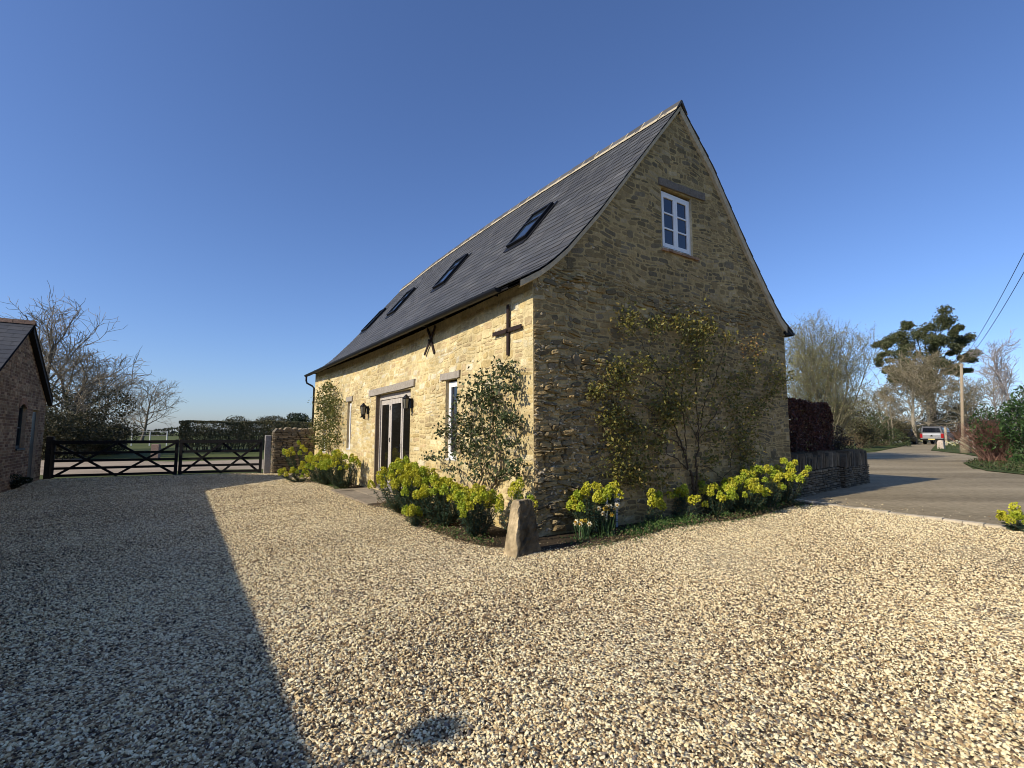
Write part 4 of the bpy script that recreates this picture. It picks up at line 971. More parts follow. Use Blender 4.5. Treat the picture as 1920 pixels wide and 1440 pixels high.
# gable climber: sampled as (x, z) on the gable; the sketch is in a 1557x1440 drawing of that wall part
def gl(X, Y):
    u, v = 1080 + X / 3.8925, 570 + Y / 3.8925
    c, s = math.cos(PITCH), math.sin(PITCH); x, w = (u - 960) / F, (720 - v) / F
    r = np.array([x, c - w * s, s + w * c]); tt = (Lw @ O) / (Lw @ r[:2]); P = r * tt; q = P[:2] - O
    return float(q @ G), float(P[2] + CAMH)
cl = thing('climbing_rose', 'large sparse climber fanned over the shaded gable wall', 'climber', b2w(3.5, 0, 0), TH)
def to_cl(u, z, d): return np.stack([np.asarray(u) - 3.5, -np.asarray(d), np.asarray(z)], 1)
stems = MB(); bark = (.075, .055, .035)
BR = [([(835, 1420), (830, 1340), (815, 1260), (800, 1210)], .045, .035), ([(850, 1420), (845, 1320), (850, 1190)], .030, .025), ([(800, 1210), (740, 1150), (640, 1090), (520, 1080)], .018, .007), ([(800, 1200), (770, 1060), (700, 1000), (620, 980), (520, 920), (420, 880), (330, 830), (250, 790)], .022, .006),
      ([(770, 1060), (720, 960), (700, 860), (640, 780), (660, 700), (590, 600), (480, 530), (350, 520), (230, 470)], .020, .006), ([(690, 880), (665, 700), (630, 540), (540, 430), (480, 340), (420, 250), (350, 170)], .016, .006),
      ([(790, 1180), (780, 1000), (770, 850), (740, 700), (760, 560), (790, 400), (830, 250)], .016, .006), ([(850, 1190), (880, 1050), (860, 960), (870, 850), (850, 650), (850, 480), (860, 300), (880, 200)], .020, .006),
      ([(880, 1000), (890, 850), (920, 700), (980, 600), (1020, 450), (1060, 300), (1070, 220)], .016, .006), ([(930, 900), (1000, 800), (1050, 700), (1120, 660), (1220, 680), (1380, 690), (1450, 600), (1490, 540)], .013, .005),
      ([(880, 980), (940, 920), (1060, 930), (1200, 900), (1320, 880)], .012, .005), ([(1020, 450), (1080, 410), (1160, 420), (1240, 340)], .010, .005), ([(850, 1190), (930, 1180), (1010, 1240), (1050, 1280), (1110, 1200), (1170, 1180), (1230, 1230)], .012, .006),
      ([(1110, 1200), (1110, 1080), (1160, 1010), (1230, 1000)], .009, .005), ([(760, 1195), (600, 1190), (520, 1195), (400, 1200), (250, 1230)], .010, .005), ([(330, 1310), (430, 1330), (500, 1350), (560, 1390), (600, 1420)], .009, .006),
      ([(640, 1090), (650, 1020), (560, 1030), (430, 1030), (370, 970)], .009, .004), ([(620, 960), (540, 790), (440, 710), (340, 665), (180, 660)], .010, .005), ([(860, 960), (800, 860), (760, 760), (690, 740)], .009, .004), ([(540, 430), (510, 330), (560, 240)], .007, .004), ([(980, 600), (940, 480), (960, 330)], .007, .004), ([(720, 960), (620, 840), (520, 830)], .008, .004)]
for pts, r0, r1 in BR: poly_stem(stems, [gl(*p) for p in pts], r0 * .72, r1 * .7, bark, (.05 if r0 < .03 else .07, .09), to_cl)
CLU = [(600, 560, 270, 130), (900, 700, 270, 130), (1150, 640, 230, 120), (450, 1080, 200, 100), (1050, 1080, 200, 80), (350, 130, 90, 100), (540, 160, 80, 75), (710, 140, 60, 60), (840, 230, 120, 220), (920, 200, 70, 60), (1070, 260, 60, 40), (1230, 320, 80, 50), (1340, 340, 60, 20), (270, 480, 105, 130), (120, 640, 65, 80), (330, 590, 90, 60), (250, 820, 110, 150), (400, 940, 100, 110), (610, 760, 100, 130), (740, 740, 70, 80), (640, 850, 80, 70), (250, 1020, 80, 60), (300, 1200, 130, 170), (420, 1240, 90, 90), (600, 1280, 90, 50), (1440, 540, 85, 110), (1390, 660, 50, 40), (1260, 450, 60, 30), (1200, 560, 60, 40), (1150, 780, 100, 60), (1300, 750, 70, 50), (1220, 870, 90, 50), (1180, 990, 85, 90), (1210, 1100, 80, 90), (940, 1130, 50, 25), (980, 970, 70, 35), (870, 1260, 40, 15), (560, 1010, 60, 50), (780, 520, 120, 60), (470, 440, 60, 50), (700, 500, 70, 60), (870, 420, 80, 80), (1050, 560, 70, 30)]
fol = MB(); gc = [(.19, .175, .04), (.14, .14, .035), (.24, .205, .045), (.10, .11, .033), (.25, .185, .05)]; oc = [(.30, .16, .05), (.22, .15, .05), (.18, .15, .045)]
for (X, Y, r, n) in CLU:
    k = int(n * 2.4); q = rs.normal(0, .60, (k, 2)) * r
    UZ = np.array([gl(X + a, Y + b_) for a, b_ in q]); dd = np.abs(rs.normal(.10, .06, k)) + .03
    fol.leaves(to_cl(UZ[:, 0], UZ[:, 1], dd), .062, pick(oc if (X, Y) in ((1230, 320),) else gc, k), rs, aspect=.6)
stems.build('stems', M_bark, cl); fol.build('foliage', M_leaf, cl)

def ll(u, v):                                              # point on the long wall seen at photo pixel u, v
    c, s = math.cos(PITCH), math.sin(PITCH); x, w = (u - 960) / F, (720 - v) / F
    r = np.array([x, c - w * s, s + w * c]); tt = (G @ O) / (G @ r[:2]); P = r * tt; q = P[:2] - O
    return float(q @ Lw), float(P[2] + CAMH)
def wall_shrub(name, label, base_y, stem_pts, clusters, conv, cols, size, depth, nmul):
    t = thing(name, label, 'climber', b2w(0, base_y, 0), TH); to = lambda u, z, d: np.stack([-np.asarray(d), np.asarray(u) - base_y, np.asarray(z)], 1)
    sb, fb = MB(), MB()
    for pts, r0, r1 in stem_pts: poly_stem(sb, [conv(*p) for p in pts], r0, r1, (.16, .125, .085), (depth[0] * .6, depth[0]), to)
    for (X, Y, r, n) in clusters:
        k = int(n * nmul); q = rs.normal(0, .44, (k, 2)) * r; UZ = np.array([conv(X + a, Y + b_) for a, b_ in q])
        UZ[:, 1] = np.maximum(UZ[:, 1], .1)
        fb.leaves(to(UZ[:, 0], UZ[:, 1], rs.uniform(depth[0], depth[1], k)), size, pick(cols, k), rs, aspect=.62)
        for _ in range(max(2, n // 22)):                      # twigs through each cluster
            a0, a1 = rs.normal(0, .5, (2, 2)) * r; p0, p1 = conv(X + a0[0], Y + abs(a0[1])), conv(X + a1[0], Y - abs(a1[1])); dd = rs.uniform(depth[0], depth[1], 2)
            sb.tube(to([p0[0], p1[0]], [p0[1], p1[1]], dd), [.006, .003], 4, col=(.13, .10, .07))
    sb.build('stems', M_bark, t); fb.build('foliage', M_leaf, t)
c4 = lambda X, Y: ll(800 + X / 4.8, 660 + Y / 4.8)
wall_shrub('climbing_shrub', 'dense dark green leafy climber by the lit barn corner', .9,
           [([(565, 1390), (570, 1290), (640, 1170), (700, 1050), (690, 900), (640, 700), (620, 400)], .028, .010), ([(470, 1390), (465, 1240), (520, 1150), (530, 1050), (500, 900), (430, 700)], .020, .008), ([(640, 1160), (760, 1110), (850, 1000)], .014, .006), ([(590, 800), (680, 720), (760, 640), (860, 400), (880, 200)], .014, .006),
            ([(465, 1240), (400, 1130), (340, 1060), (150, 980)], .011, .005), ([(460, 1390), (455, 1170), (400, 950)], .010, .005), ([(560, 1300), (530, 1120), (560, 960)], .010, .006)],
           [(620, 300, 140, 150), (820, 180, 120, 150), (880, 330, 60, 60), (560, 420, 150, 160), (400, 640, 160, 180), (560, 700, 180, 200), (750, 620, 170, 190), (880, 600, 80, 90), (420, 850, 180, 200), (650, 900, 180, 190), (850, 820, 75, 75), (600, 1080, 110, 100), (880, 1080, 90, 90), (330, 1060, 60, 45), (160, 950, 60, 50), (920, 1000, 55, 45), (260, 720, 70, 80), (700, 420, 120, 120), (430, 420, 40, 30)],
           c4, [(.045, .068, .022), (.06, .085, .028), (.035, .05, .02), (.09, .115, .04), (.05, .065, .028)], .066, (.08, .40), 1.22)
c8 = lambda X, Y: ll(540 + X / 6.26, 700 + Y / 6.26)
wall_shrub('climbing_shrub', 'tall feathery olive-green climber at the far end of the lit wall', 11.6,
           [([(540, 1120), (530, 960), (510, 800), (520, 600), (540, 300)], .026, .010), ([(520, 1100), (490, 900), (450, 700), (480, 450)], .018, .007), ([(560, 1100), (600, 850), (620, 600), (600, 350)], .016, .007)],
           [(560, 180, 90, 110), (500, 300, 120, 140), (620, 330, 90, 100), (520, 450, 130, 150), (450, 620, 110, 130), (590, 600, 110, 120), (600, 760, 95, 100), (430, 780, 100, 110), (520, 860, 80, 60), (600, 460, 90, 90)],
           c8, [(.13, .135, .03), (.10, .115, .025), (.16, .155, .04), (.08, .095, .028)], .085, (.08, .40), 2.0)

# ------------------------------------------------------------------ small things at the foot of the walls
wd = MB()                                                    # weeds and ground cover
def cover(n, xy, cols, sz, zmax=.10):
    P = np.concatenate([xy, np.abs(rs.normal(.02, zmax * .5, (n, 1)))], 1); wd.leaves(P, sz, pick(cols, n), rs, aspect=.5)
gr_ = [(.07, .13, .03), (.05, .10, .025), (.10, .16, .04)]; dry = [(.22, .16, .08), (.16, .11, .06), (.28, .21, .11)]
for n, xr, yo, cols, sz in ((2600, (1.2, 3.0), .10, gr_, .045), (1500, (.1, 6.8), .22, gr_, .040), (1800, (.1, 6.8), -.02, dry, .03), (900, (3.6, 6.6), .12, gr_, .04)):
    x = rs.uniform(*xr, n); y = bed_edge(x) + yo + rs.normal(0, .09, n); q = O + np.outer(x, G) + np.outer(y, Lw); cover(n, q, cols, sz)
for n, yr, xo, cols in ((1300, (-.1, 4.2), .10, gr_), (1500, (-.2, 4.3), .05, dry), (700, (7.5, 10.8), .1, gr_)):
    y = rs.uniform(*yr, n); x = bed_edge2(y) + xo + np.abs(rs.normal(0, .16, n)); q = O + np.outer(x, G) + np.outer(y, Lw); cover(n, q, cols, .035)
for k in range(160):                                         # scattered weeds out on the gravel
    u = rnd.uniform(.0, 6.6); x, y = u, bed_edge(u) - abs(rnd.gauss(0, .16)); q = O + G * x + Lw * y; cover(6, q + rs.normal(0, .02, (6, 2)), gr_, .03, .03)
tag(wd.build('weeds', M_leaf), 'low weeds and dead stalks along the foot of the barn walls', 'weeds', kind='stuff')

def daffodil(label, p, n, hgt):
    t = thing('daffodil', label, 'daffodil', p, 0, 'daffodils at the foot of the gable'); lf, fl = MB(), MB()
    for i in range(n * 5):
        a = rnd.uniform(0, 6.28); L_ = rnd.uniform(.2, .36); o_ = rs.normal(0, .05, 2); b0 = np.array([o_[0], o_[1], 0]); tp = b0 + [math.cos(a) * L_ * .45, math.sin(a) * L_ * .45, L_ * .85]; md = b0 * .45 + tp * .55 + [0, 0, .05]; sd = np.array([-math.sin(a), math.cos(a), 0]) * .006
        lf.add([b0 - sd, b0 + sd, md + sd, md - sd, tp], f4=[[0, 1, 2, 3]], f3=[[3, 2, 4]], col=np.array((.06, .115, .04)) * rnd.uniform(.8, 1.2))
    for i in range(n):
        q = np.array([rnd.gauss(0, .09), rnd.gauss(0, .07), hgt * rnd.uniform(.75, 1.1)]); lf.tube([(q[0] * .4, q[1] * .4, 0), q], .004, 4, col=(.07, .12, .04))
        fd = np.array([rnd.uniform(-1, .4), -1, .1]); fd /= np.linalg.norm(fd); e1 = np.cross(fd, [0, 0, 1]); e1 /= np.linalg.norm(e1); e2 = np.cross(fd, e1)
        for k in range(6):
            a = k * math.pi / 3; v1 = e1 * math.cos(a) + e2 * math.sin(a); v2 = -e1 * math.sin(a) + e2 * math.cos(a)
            fl.add([q, q + v1 * .022 + v2 * .013, q + v1 * .042, q + v1 * .022 - v2 * .013], f4=[[0, 1, 2, 3]], col=(.75, .70, .50) if i % 3 else (.75, .55, .08))
        fl.tube([q, q + fd * .03], [.010, .016], 6, col=(.80, .50, .05), caps=False)
    lf.build('leaves', M_leaf, t); fl.build('petals', M_leaf, t)
daffodil('white and orange daffodils beside the white plant label', b2w(.95, -.45, .0), 9, .42)
daffodil('pale daffodil clump nearest the tapering stone post', b2w(.52, -.45, .0), 6, .24)
o = MB(); o.box(-.012, .012, -.006, .006, 0, .66); o.box(.05, .19, -.012, -.004, .28, .50) if False else None
pl = o.build('plant_label', M_tag, loc=b2w(1.12, -.30, 0)); pl.rotation_euler = (R(3), R(-2), TH); tag(pl, 'thin white plant label stake standing among the euphorbias', 'plant label')
o = MB(); o.box(-.06, .06, -.03, .03, .36, .60); o.box(-.02, .02, -.02, .02, 0, .36)
pl = o.build('outdoor_socket', mat_plain('grey_plastic', (.36, .36, .36), .5), loc=b2w(1.55, -.07, 0)); pl.rotation_euler = (0, 0, TH); tag(pl, 'pale grey box on a short post by the gable wall', 'post')
# dark little bush by the outbuilding
def bush(name, label, pos, rx, ry, rz, n, size, cols, cat='shrub', group=None, lobes=7, stem=(.08, .06, .04), aspect=.6, zc=None, twigs=30, flat=0., seedless=None):
    t = thing(name, label, cat, pos, 0, group); f, s_ = MB(), MB()
    zc = rz * .95 if zc is None else zc
    Cn = rs.normal(0, .42, (lobes, 3)) * [rx, ry, rz]; rad = rs.uniform(.38, .62, lobes); Cn[0] = 0; rad[0] = .7
    i = rs.randint(0, lobes, n); d = rs.normal(size=(n, 3)); d /= np.linalg.norm(d, axis=1)[:, None]; rr = rs.uniform(.35, 1.05, n)[:, None] ** .45
    P = Cn[i] + d * rr * rad[i][:, None] * np.array([rx, ry, rz]); P[:, 2] += zc
    if flat: P[:, 2] = np.minimum(P[:, 2], flat + rs.normal(0, .03, n))
    P[:, 2] = np.abs(P[:, 2]) + .02
    f.leaves(P, size, pick(cols, n, .25), rs, aspect=aspect)
    for k in range(twigs):
        q = P[rs.randint(n)]; b0 = np.array([rnd.gauss(0, .08) * rx, rnd.gauss(0, .08) * ry, 0]); m_ = b0 * .5 + q * .5 + rs.normal(0, .06, 3) * [rx, ry, rz]
        s_.tube([b0, m_, q * 1.04], [.012 + .01 * rz, .010, .005], 4, col=np.array(stem) * rnd.uniform(.7, 1.3), caps=False)
    f.build('foliage', M_leaf, t); s_.build('stems', M_bark, t); return t
p = at(22, 918); bush('shrub', 'small dark shrub at the foot of the brick outbuilding', p, .35, .35, .22, 900, .06, [(.02, .03, .012), (.03, .04, .015)], lobes=5, twigs=12)

# ------------------------------------------------------------------ trees
def tree_mesh(h, spread, r0, seed, levels=(9, 8, 6, 4), up=.25, trunk_frac=.25, multi=1, col=(.16, .135, .10), tipcol=(.22, .19, .14), twig=.012, leaf=None, droop=0., start=.22):
    """a leafless tree: trunk mesh and crown mesh (limbs down to twigs, plus buds or young leaves)"""
    R_ = np.random.RandomState(seed); tr, cr = MB(), MB(); tips = []
    def path(p, d, L, n, wig, upb):
        P = [p]; d = d.copy()
        for k in range(n):
            d = d + R_.normal(0, wig, 3) + np.array([0, 0, upb]); d /= np.linalg.norm(d); P.append(P[-1] + d * L / n)
        return np.array(P)
    def branch(p, d, L, r, lev):
        n = (6, 5, 4, 3)[min(lev, 3)]
        P = path(p, d, L, n, (.10, .17, .22, .28)[min(lev, 3)], (up * .35 if lev < 3 else up * .2) - droop * (lev >= 2) * .25)
        c = np.array(col) * (1 - lev / 4) + np.array(tipcol) * lev / 4
        rr = np.linspace(r, max(r * .35, twig * .6), n + 1)
        cr.tube(P, rr, (6, 5, 4, 3)[min(lev, 3)], col=c * R_.uniform(.85, 1.15), caps=False)
        if lev >= len(levels) - 1: tips.append(P[1:]); return
        m = levels[lev + 1]
        for k in range(m):
            t = .18 + .82 * (k + R_.uniform(0, 1)) / m; i = min(int(t * n), n - 1); q = P[i] + (P[i + 1] - P[i]) * (t * n - i)
            dd = (P[i + 1] - P[i]); dd /= np.linalg.norm(dd); s = np.cross(dd, R_.normal(size=3)); s /= np.linalg.norm(s) + 1e-9
            a = R_.uniform(.5, 1.05); nd = dd * math.cos(a) + s * math.sin(a)
            branch(q, nd, L * R_.uniform(.46, .72) * (1 - .35 * t) * 1.1, max(r * .52 * (1 - .5 * t), twig), lev + 1)
    for s_ in range(multi):
        lean = np.array([R_.normal(0, .05), R_.normal(0, .05), 1.0]) if multi == 1 else np.array([math.cos(s_ * 2.4) * (.05 + .034 * s_), math.sin(s_ * 2.4) * (.05 + .034 * s_), 1.0]) + R_.normal(0, .02, 3)
        H = h * (.78 if multi == 1 else (R_.uniform(.80, .86) - .008 * s_))
        P = path(np.array([R_.normal(0, .15), R_.normal(0, .15), -.1]) * (multi > 1), lean / np.linalg.norm(lean), H, 9, .06, .05)
        rr = np.linspace(r0, r0 * .22, 10); rr[0] *= 1.35
        tr.tube(P, rr, 8 if multi == 1 else 6, col=col, caps=False)
        m = levels[0]
        for k in range(m):
            t = start + (1 - start) * (k + R_.uniform(0, 1)) / m; i = min(int(t * 9), 8); q = P[i] + (P[i + 1] - P[i]) * (t * 9 - i)
            az = k * 2.4 + R_.uniform(-.5, .5); el = R_.uniform(.15, .7) + up * .6 + .35 * t
            d = np.array([math.cos(az) * math.cos(el), math.sin(az) * math.cos(el), math.sin(el)])
            branch(q, d, spread * (1.0 - .55 * abs(t - .45)) * R_.uniform(.8, 1.1), r0 * .42 * (1 - .5 * t), 1)
    if leaf:
        n, size, cols = leaf; A = np.concatenate(tips); P = A[R_.randint(0, len(A), n)] + R_.normal(0, .10, (n, 3)); cr.leaves(P, size, pick(cols, n, .2), rs, aspect=.6)
    return tr.mesh('trunk', M_bark, True), cr.mesh('crown', M_bark if not leaf else M_leaf)
def plant_tree(name, label, meshes, pos, rz=0., s=(1, 1, 1), group=None, cat='tree'):
    t = thing(name, label, cat, pos, rz, group); child('trunk', meshes[0], t, scale=s); child('crown', meshes[1], t, scale=s); return t
GREY, GT = (.17, .145, .11), (.34, .29, .215)
OLV, OT = (.15, .125, .075), (.22, .19, .11)
mA = tree_mesh(10.4, 4.6, .24, 1, (15, 10, 8, 6), up=.3, col=(.13, .11, .085), tipcol=GT, twig=.015)
mB = tree_mesh(7.5, 3.6, .18, 2, (15, 10, 8, 7), up=.2, col=(.14, .12, .09), tipcol=(.34, .28, .19), twig=.015)
mC = tree_mesh(8.4, 3.5, .17, 3, (15, 9, 7, 6), up=.30, col=(.30, .26, .19), tipcol=(.38, .31, .19), twig=.023, start=.25, leaf=(6000, .09, [(.14, .13, .05), (.12, .10, .05)]))
mD = tree_mesh(8.2, 2.5, .055, 14, (10, 8, 7, 5), up=.5, multi=16, col=(.19, .17, .11), tipcol=(.27, .25, .15), twig=.008, start=.12, leaf=(22000, .065, [(.30, .32, .12), (.36, .36, .16), (.24, .26, .10), (.36, .30, .15)]))
mE = tree_mesh(13, 3.8, .17, 6, (15, 9, 7, 5), up=.45, col=(.30, .27, .25), tipcol=(.31, .275, .26), twig=.022, droop=.2)
# left
plant_tree('bare_tree', 'tall leafless tree towering behind the outbuilding roof', mA, dep(62, 31), .4, (1.08, 1.0, .87), 'leafless trees beyond the gate')
plant_tree('bare_tree', 'leafless tree with a wide crown leaning out over the dark bushes', mB, dep(140, 33), 1.2, (1.1, 1.1, .98), 'leafless trees beyond the gate')
plant_tree('bare_tree', 'twiggy low leafless tree just right of the outbuilding gable', mB, dep(105, 30), 3.6, (1.1, 1.1, .85), 'leafless trees beyond the gate')
plant_tree('bare_tree', 'leafless tree between the dark bushes and the lone field tree', mB, dep(185, 37), 5.1, (.95, .95, .78), 'leafless trees beyond the gate')
plant_tree('bare_tree', 'small leafless tree standing alone in the field beyond the white rail fence', mB, dep(265, 56), 2.9, (1.0, 1.0, .93), 'leafless trees beyond the gate')
dk = [(.055, .056, .024), (.08, .072, .034), (.04, .044, .018), (.11, .095, .048)]
for (u, Y, rx, rz, lab) in ((95, 27, 2.2, 1.75, 'dark bush directly behind the gate post and outbuilding'), (150, 29, 2.3, 1.6, 'dark bush in the middle of the thicket behind the long gate leaf'), (180, 31, 1.35, 1.15, 'dark bush at the right end of the thicket, by the rail fence'), (-110, 33, 5.6, 3.6, 'tall bush under the leafless tree behind the outbuilding')):
    bush('field_bush', lab, dep(u, Y), rx, 1.6, rz, 6500, .14, dk, group='dark bushes beyond the gate', lobes=10, twigs=60, stem=(.12, .10, .07))
# clipped hedge beyond the track
def hedge(name, label, P, Q, thick, h, n, size, cols, base=0., round_=0., stem=(.07, .055, .04), cat='hedge', twigs=140, gap=.0):
    P, Q = np.array(P), np.array(Q); d = Q - P; L_ = float(np.linalg.norm(d[:2])); t = thing(name, label, cat, (P[0], P[1], P[2]), math.atan2(d[1], d[0])); f, s_ = MB(), MB()
    X = rs.uniform(0, L_, n); e = rs.rand(n); Z = rs.uniform(base, h, n); Yv = rs.uniform(0, thick, n)
    sel = e < .45; Yv[sel] = np.abs(rs.normal(0, .07, sel.sum())); s2 = (e > .45) & (e < .72); Z[s2] = h - np.abs(rs.normal(0, .06, s2.sum())); s3 = (e > .72) & (e < .80); X[s3] = L_ - np.abs(rs.normal(0, .07, s3.sum())); s4 = (e > .80) & (e < .86); X[s4] = np.abs(rs.normal(0, .07, s4.sum()))
    b_ = .07 * np.sin(X * 1.7) + .05 * np.sin(X * 4.1 + Z * 2); Yv = Yv + b_; Z = Z + .05 * np.sin(X * 1.3) + .03 * np.sin(X * 3.3)
    if round_:
        over = np.clip(X - (L_ - round_), 0, None) / round_; Z = np.minimum(Z, h - round_ * (1 - np.sqrt(np.clip(1 - over ** 2, 0, 1))) * .8 + rs.normal(0, .03, n))
    f.leaves(np.stack([X, Yv, np.maximum(Z, .02)], 1), size, pick(cols, n, .25), rs, aspect=.6)
    for k in range(twigs):
        x = rnd.uniform(.1, L_ - .1); y = rnd.uniform(.1, thick - .1); hh = h * rnd.uniform(.6, 1.02)
        if round_ and x > L_ - round_: hh *= .8
        s_.tube([(x, y, 0), (x + rnd.gauss(0, .1), y + rnd.gauss(0, .1), hh * .5), (x + rnd.gauss(0, .22), y + rnd.gauss(0, .2), hh)], [.025, .018, .006], 4, col=np.array(stem) * rnd.uniform(.7, 1.4), caps=False)
    f.build('foliage', M_leaf, t); s_.build('stems', M_bark, t); return t
hedge('field_hedge', 'long clipped hedge beyond the track and the shorter gate leaf', dep(333, 36), dep(640, 38), 1.6, 2.15, 24000, .12, [(.12, .118, .05), (.16, .135, .065), (.085, .09, .038), (.20, .165, .08)], base=.25, twigs=260, stem=(.10, .085, .06))
for (u, Y, v0, rx, rz, cols, lab) in ((447, 80, 776, 3.0, 1.5, dk, 'low spreading tree top just above the left of the clipped hedge'), (500, 84, 774, 4.0, 1.6, dk, 'broad flat tree top above the middle of the clipped hedge'), (537, 80, 778, 2.2, 1.3, dk, 'small tree top between the flat one and the dark evergreen'), (563, 70, 770, 2.3, 1.7, [(.018, .030, .012), (.025, .038, .015)], 'dark round evergreen above the hedge next to the barn')):
    hh = (809.6 - v0) / F * Y + 1.5 - gz(Y)
    bush('distant_tree', lab, dep(u, Y), rx, 1.8, rz, 2600, .22, cols, cat='tree', group='tree tops above the clipped hedge', lobes=9, zc=hh - rz, twigs=50)
fw = MB()                                                    # far hedgerow on the horizon, a single mass
n = 9000; X = rs.uniform(-160, 120, n); Z = np.minimum(np.abs(rs.normal(0, 1, n)), 1.25) * (1.2 + .9 * np.sin(X * .11) ** 2) ; fw.leaves(np.stack([X, 150 + rs.uniform(0, 4, n), .25 + Z], 1), .9, pick([(.06, .06, .035), (.08, .075, .05), (.05, .06, .03)], n), rs)
tag(fw.build('far_hedgerow', M_leaf), 'far hedgerow along the edge of the fields', 'hedgerow', kind='stuff')
# white rail fence in the field
rf = thing('rail_fence', 'white post and rail fence in the field left of the hedge', 'fence', (0, 0, 0))
pts = [dep(u, 46) for u in (212, 246, 280, 312)]
b = MB()
for z in (1.30, .92): b.tube([p + [0, 0, z] for p in pts], .020, 5, col=(.17, .18, .18))
b.build('rail', M_metal, rf)
for p in pts:
    b = MB(); b.box(p[0] - .032, p[0] + .032, p[1] - .032, p[1] + .032, p[2] - .1, p[2] + 1.34, col=(.55, .55, .53)); b.build('post', M_metal, rf)
p = at(291, 862); post('stub_post', (p[0], p[1], p[2]), .34, .82, (.26, .18, .14), 'short stout timber post on the grass behind the long gate leaf', 'post', rz=.3)

# right side
bc = [(.11, .040, .028), (.075, .030, .022), (.16, .065, .042), (.05, .022, .018), (.13, .07, .042)]
hedge('copper_hedge', 'clipped copper-brown beech hedge behind the low stone wall', b2w(6.9, .72, 0), b2w(11.75, 1.08, 0), 1.1, 2.36, 26000, .075, bc, base=.3, round_=.7, twigs=160)
bush('shrub', 'twiggy dark brown shrub at the end of the copper hedge', b2w(12.7, 1.55, 0), .75, .6, .95, 2600, .06, [(.06, .04, .03), (.05, .045, .025), (.04, .03, .025)], lobes=8, twigs=160, stem=(.09, .06, .045))
plant_tree('budding_tree', 'pale many-stemmed tree in young leaf beside the barn', mD, dep(1550, 26), .3, (.98, .98, .90))
plant_tree('bare_tree', 'leafless tree with a pale lit trunk left of the pickup', mC, dep(1715, 53), .0, (1.35, 1.3, 1.02), 'leafless trees along the drive')
plant_tree('bare_tree', 'taller leafless tree behind the pickup', mC, dep(1748, 60), 2.1, (1.75, 1.5, 1.28), 'leafless trees along the drive')
plant_tree('bare_tree', 'low leafless tree above the olive shrubs left of the drive', mC, dep(1655, 58), 4.0, (1.2, 1.1, .78), 'leafless trees along the drive')
plant_tree('birch_tree', 'tall grey birch at the right edge behind the laurel', mE, dep(1915, 58), 1., (1.12, 1.12, 1.02), 'grey birches on the right')
plant_tree('birch_tree', 'smaller grey birch between the pole and the taller birch', mE, dep(1862, 66), 2.4, (1., 1., .86), 'grey birches on the right')
plant_tree('bare_tree', 'leafless tree standing behind the red-stemmed bush', mC, dep(1812, 56), 5.2, (1.15, 1.1, .82), 'leafless trees along the drive')
# tall evergreen in separate clumps
et = thing('evergreen_tree', 'tall dark evergreen with clumped crown rising above the drive', 'tree', dep(1752, 78))
base = dep(1752, 78); CLE = [(1742, 612, 30), (1765, 600, 24), (1722, 628, 22), (1700, 655, 24), (1683, 668, 14), (1690, 640, 16), (1760, 640, 26), (1738, 655, 26), (1712, 690, 20), (1790, 622, 13), (1830, 640, 19), (1842, 662, 15), (1700, 705, 18), (1725, 722, 20), (1762, 725, 20), (1795, 690, 13), (1812, 672, 12), (1838, 690, 10), (1770, 675, 22), (1750, 700, 26), (1690, 690, 12), (1785, 655, 14), (1725, 590 + 15, 12)]
f, s_ = MB(), MB(); P = []
for (u, v, r) in CLE:
    x = (u - 960) / F * 77.5; z = (809.6 - v) / F * 77.5 + 1.5; c = np.array([x - base[0], rnd.uniform(-2, 2), z - base[2]]); rr = r / F * 77.5
    for k in range(5):
        cc = c + rs.normal(0, .42, 3) * rr; n = 330; P.append(cc + np.clip(rs.normal(0, .22, (n, 3)), -.5, .5) * rr * np.array([1.1, 1, .8]))
    s_.tube([(0, 0, 8.5), (c[0] * .5, c[1] * .4, 8.5 + (c[2] - 8.5) * .75), c], [.10, .07, .03], 5, col=(.05, .045, .03), caps=False)
P = np.concatenate(P); f.leaves(P, .36, pick([(.085, .100, .042), (.11, .12, .05), (.06, .075, .032), (.14, .14, .065)], len(P)), rs, aspect=.5)
b = MB(); b.tube([(0, 0, 0), (.2, 0, 5), (-.1, 0, 10), (.2, 0, 14)], [.5, .4, .28, .12], 8, col=(.14, .115, .09)); tko = b.build('trunk', M_bark, et)
cro = f.build('crown', M_leaf, et); s_.build('limbs', M_bark, et)
ol = [(.085, .075, .03), (.07, .07, .028), (.10, .08, .04), (.055, .055, .025)]
for (u, Y, rx, rz, cols, lab) in ((1612, 40, 1.6, 1.35, ol, 'olive-brown shrub just right of the copper hedge'), (1642, 45, 1.7, 1.6, [(.06, .085, .03), (.085, .10, .035), (.05, .07, .025)], 'greener shrub between the olive-brown ones left of the drive'), (1672, 50, 1.6, 1.5, ol, 'olive-brown shrub near the saplings and the dark car'),
                                  (1590, 46, 2.6, 2.2, ol, 'tall brown thicket below the pale many-stemmed tree'), (1800, 57, 2.6, 2.2, dk, 'dark shrub right behind the pickup'), (1848, 50, 2.2, 2.0, [(.08, .065, .04), (.06, .055, .035), (.09, .07, .045)], 'brown shrub between the pole and the red-stemmed bush'), (1755, 62, 3.2, 1.8, dk, 'dark shrub mass left of and behind the pickup'), (1700, 64, 2.8, 1.6, dk, 'dark shrub behind the parked dark car')):
    bush('drive_shrub', lab, dep(u, Y), rx, 1.3, rz, 4200, .13, cols, group='shrubs along the drive', lobes=9, twigs=90, stem=(.13, .10, .06))
n = 26000; wm = MB(); X = rs.uniform(48, 130, n); hm = 5.4 + 1.4 * np.sin(X * .33) + 1.0 * np.sin(X * .9 + 1); Z = rs.rand(n) ** .8 * hm
wm.leaves(np.stack([X, 92 + rs.uniform(-3, 3, n), .25 + Z], 1), .42, pick([(.085, .07, .05), (.07, .06, .045), (.10, .085, .06)], n), rs, aspect=.35)
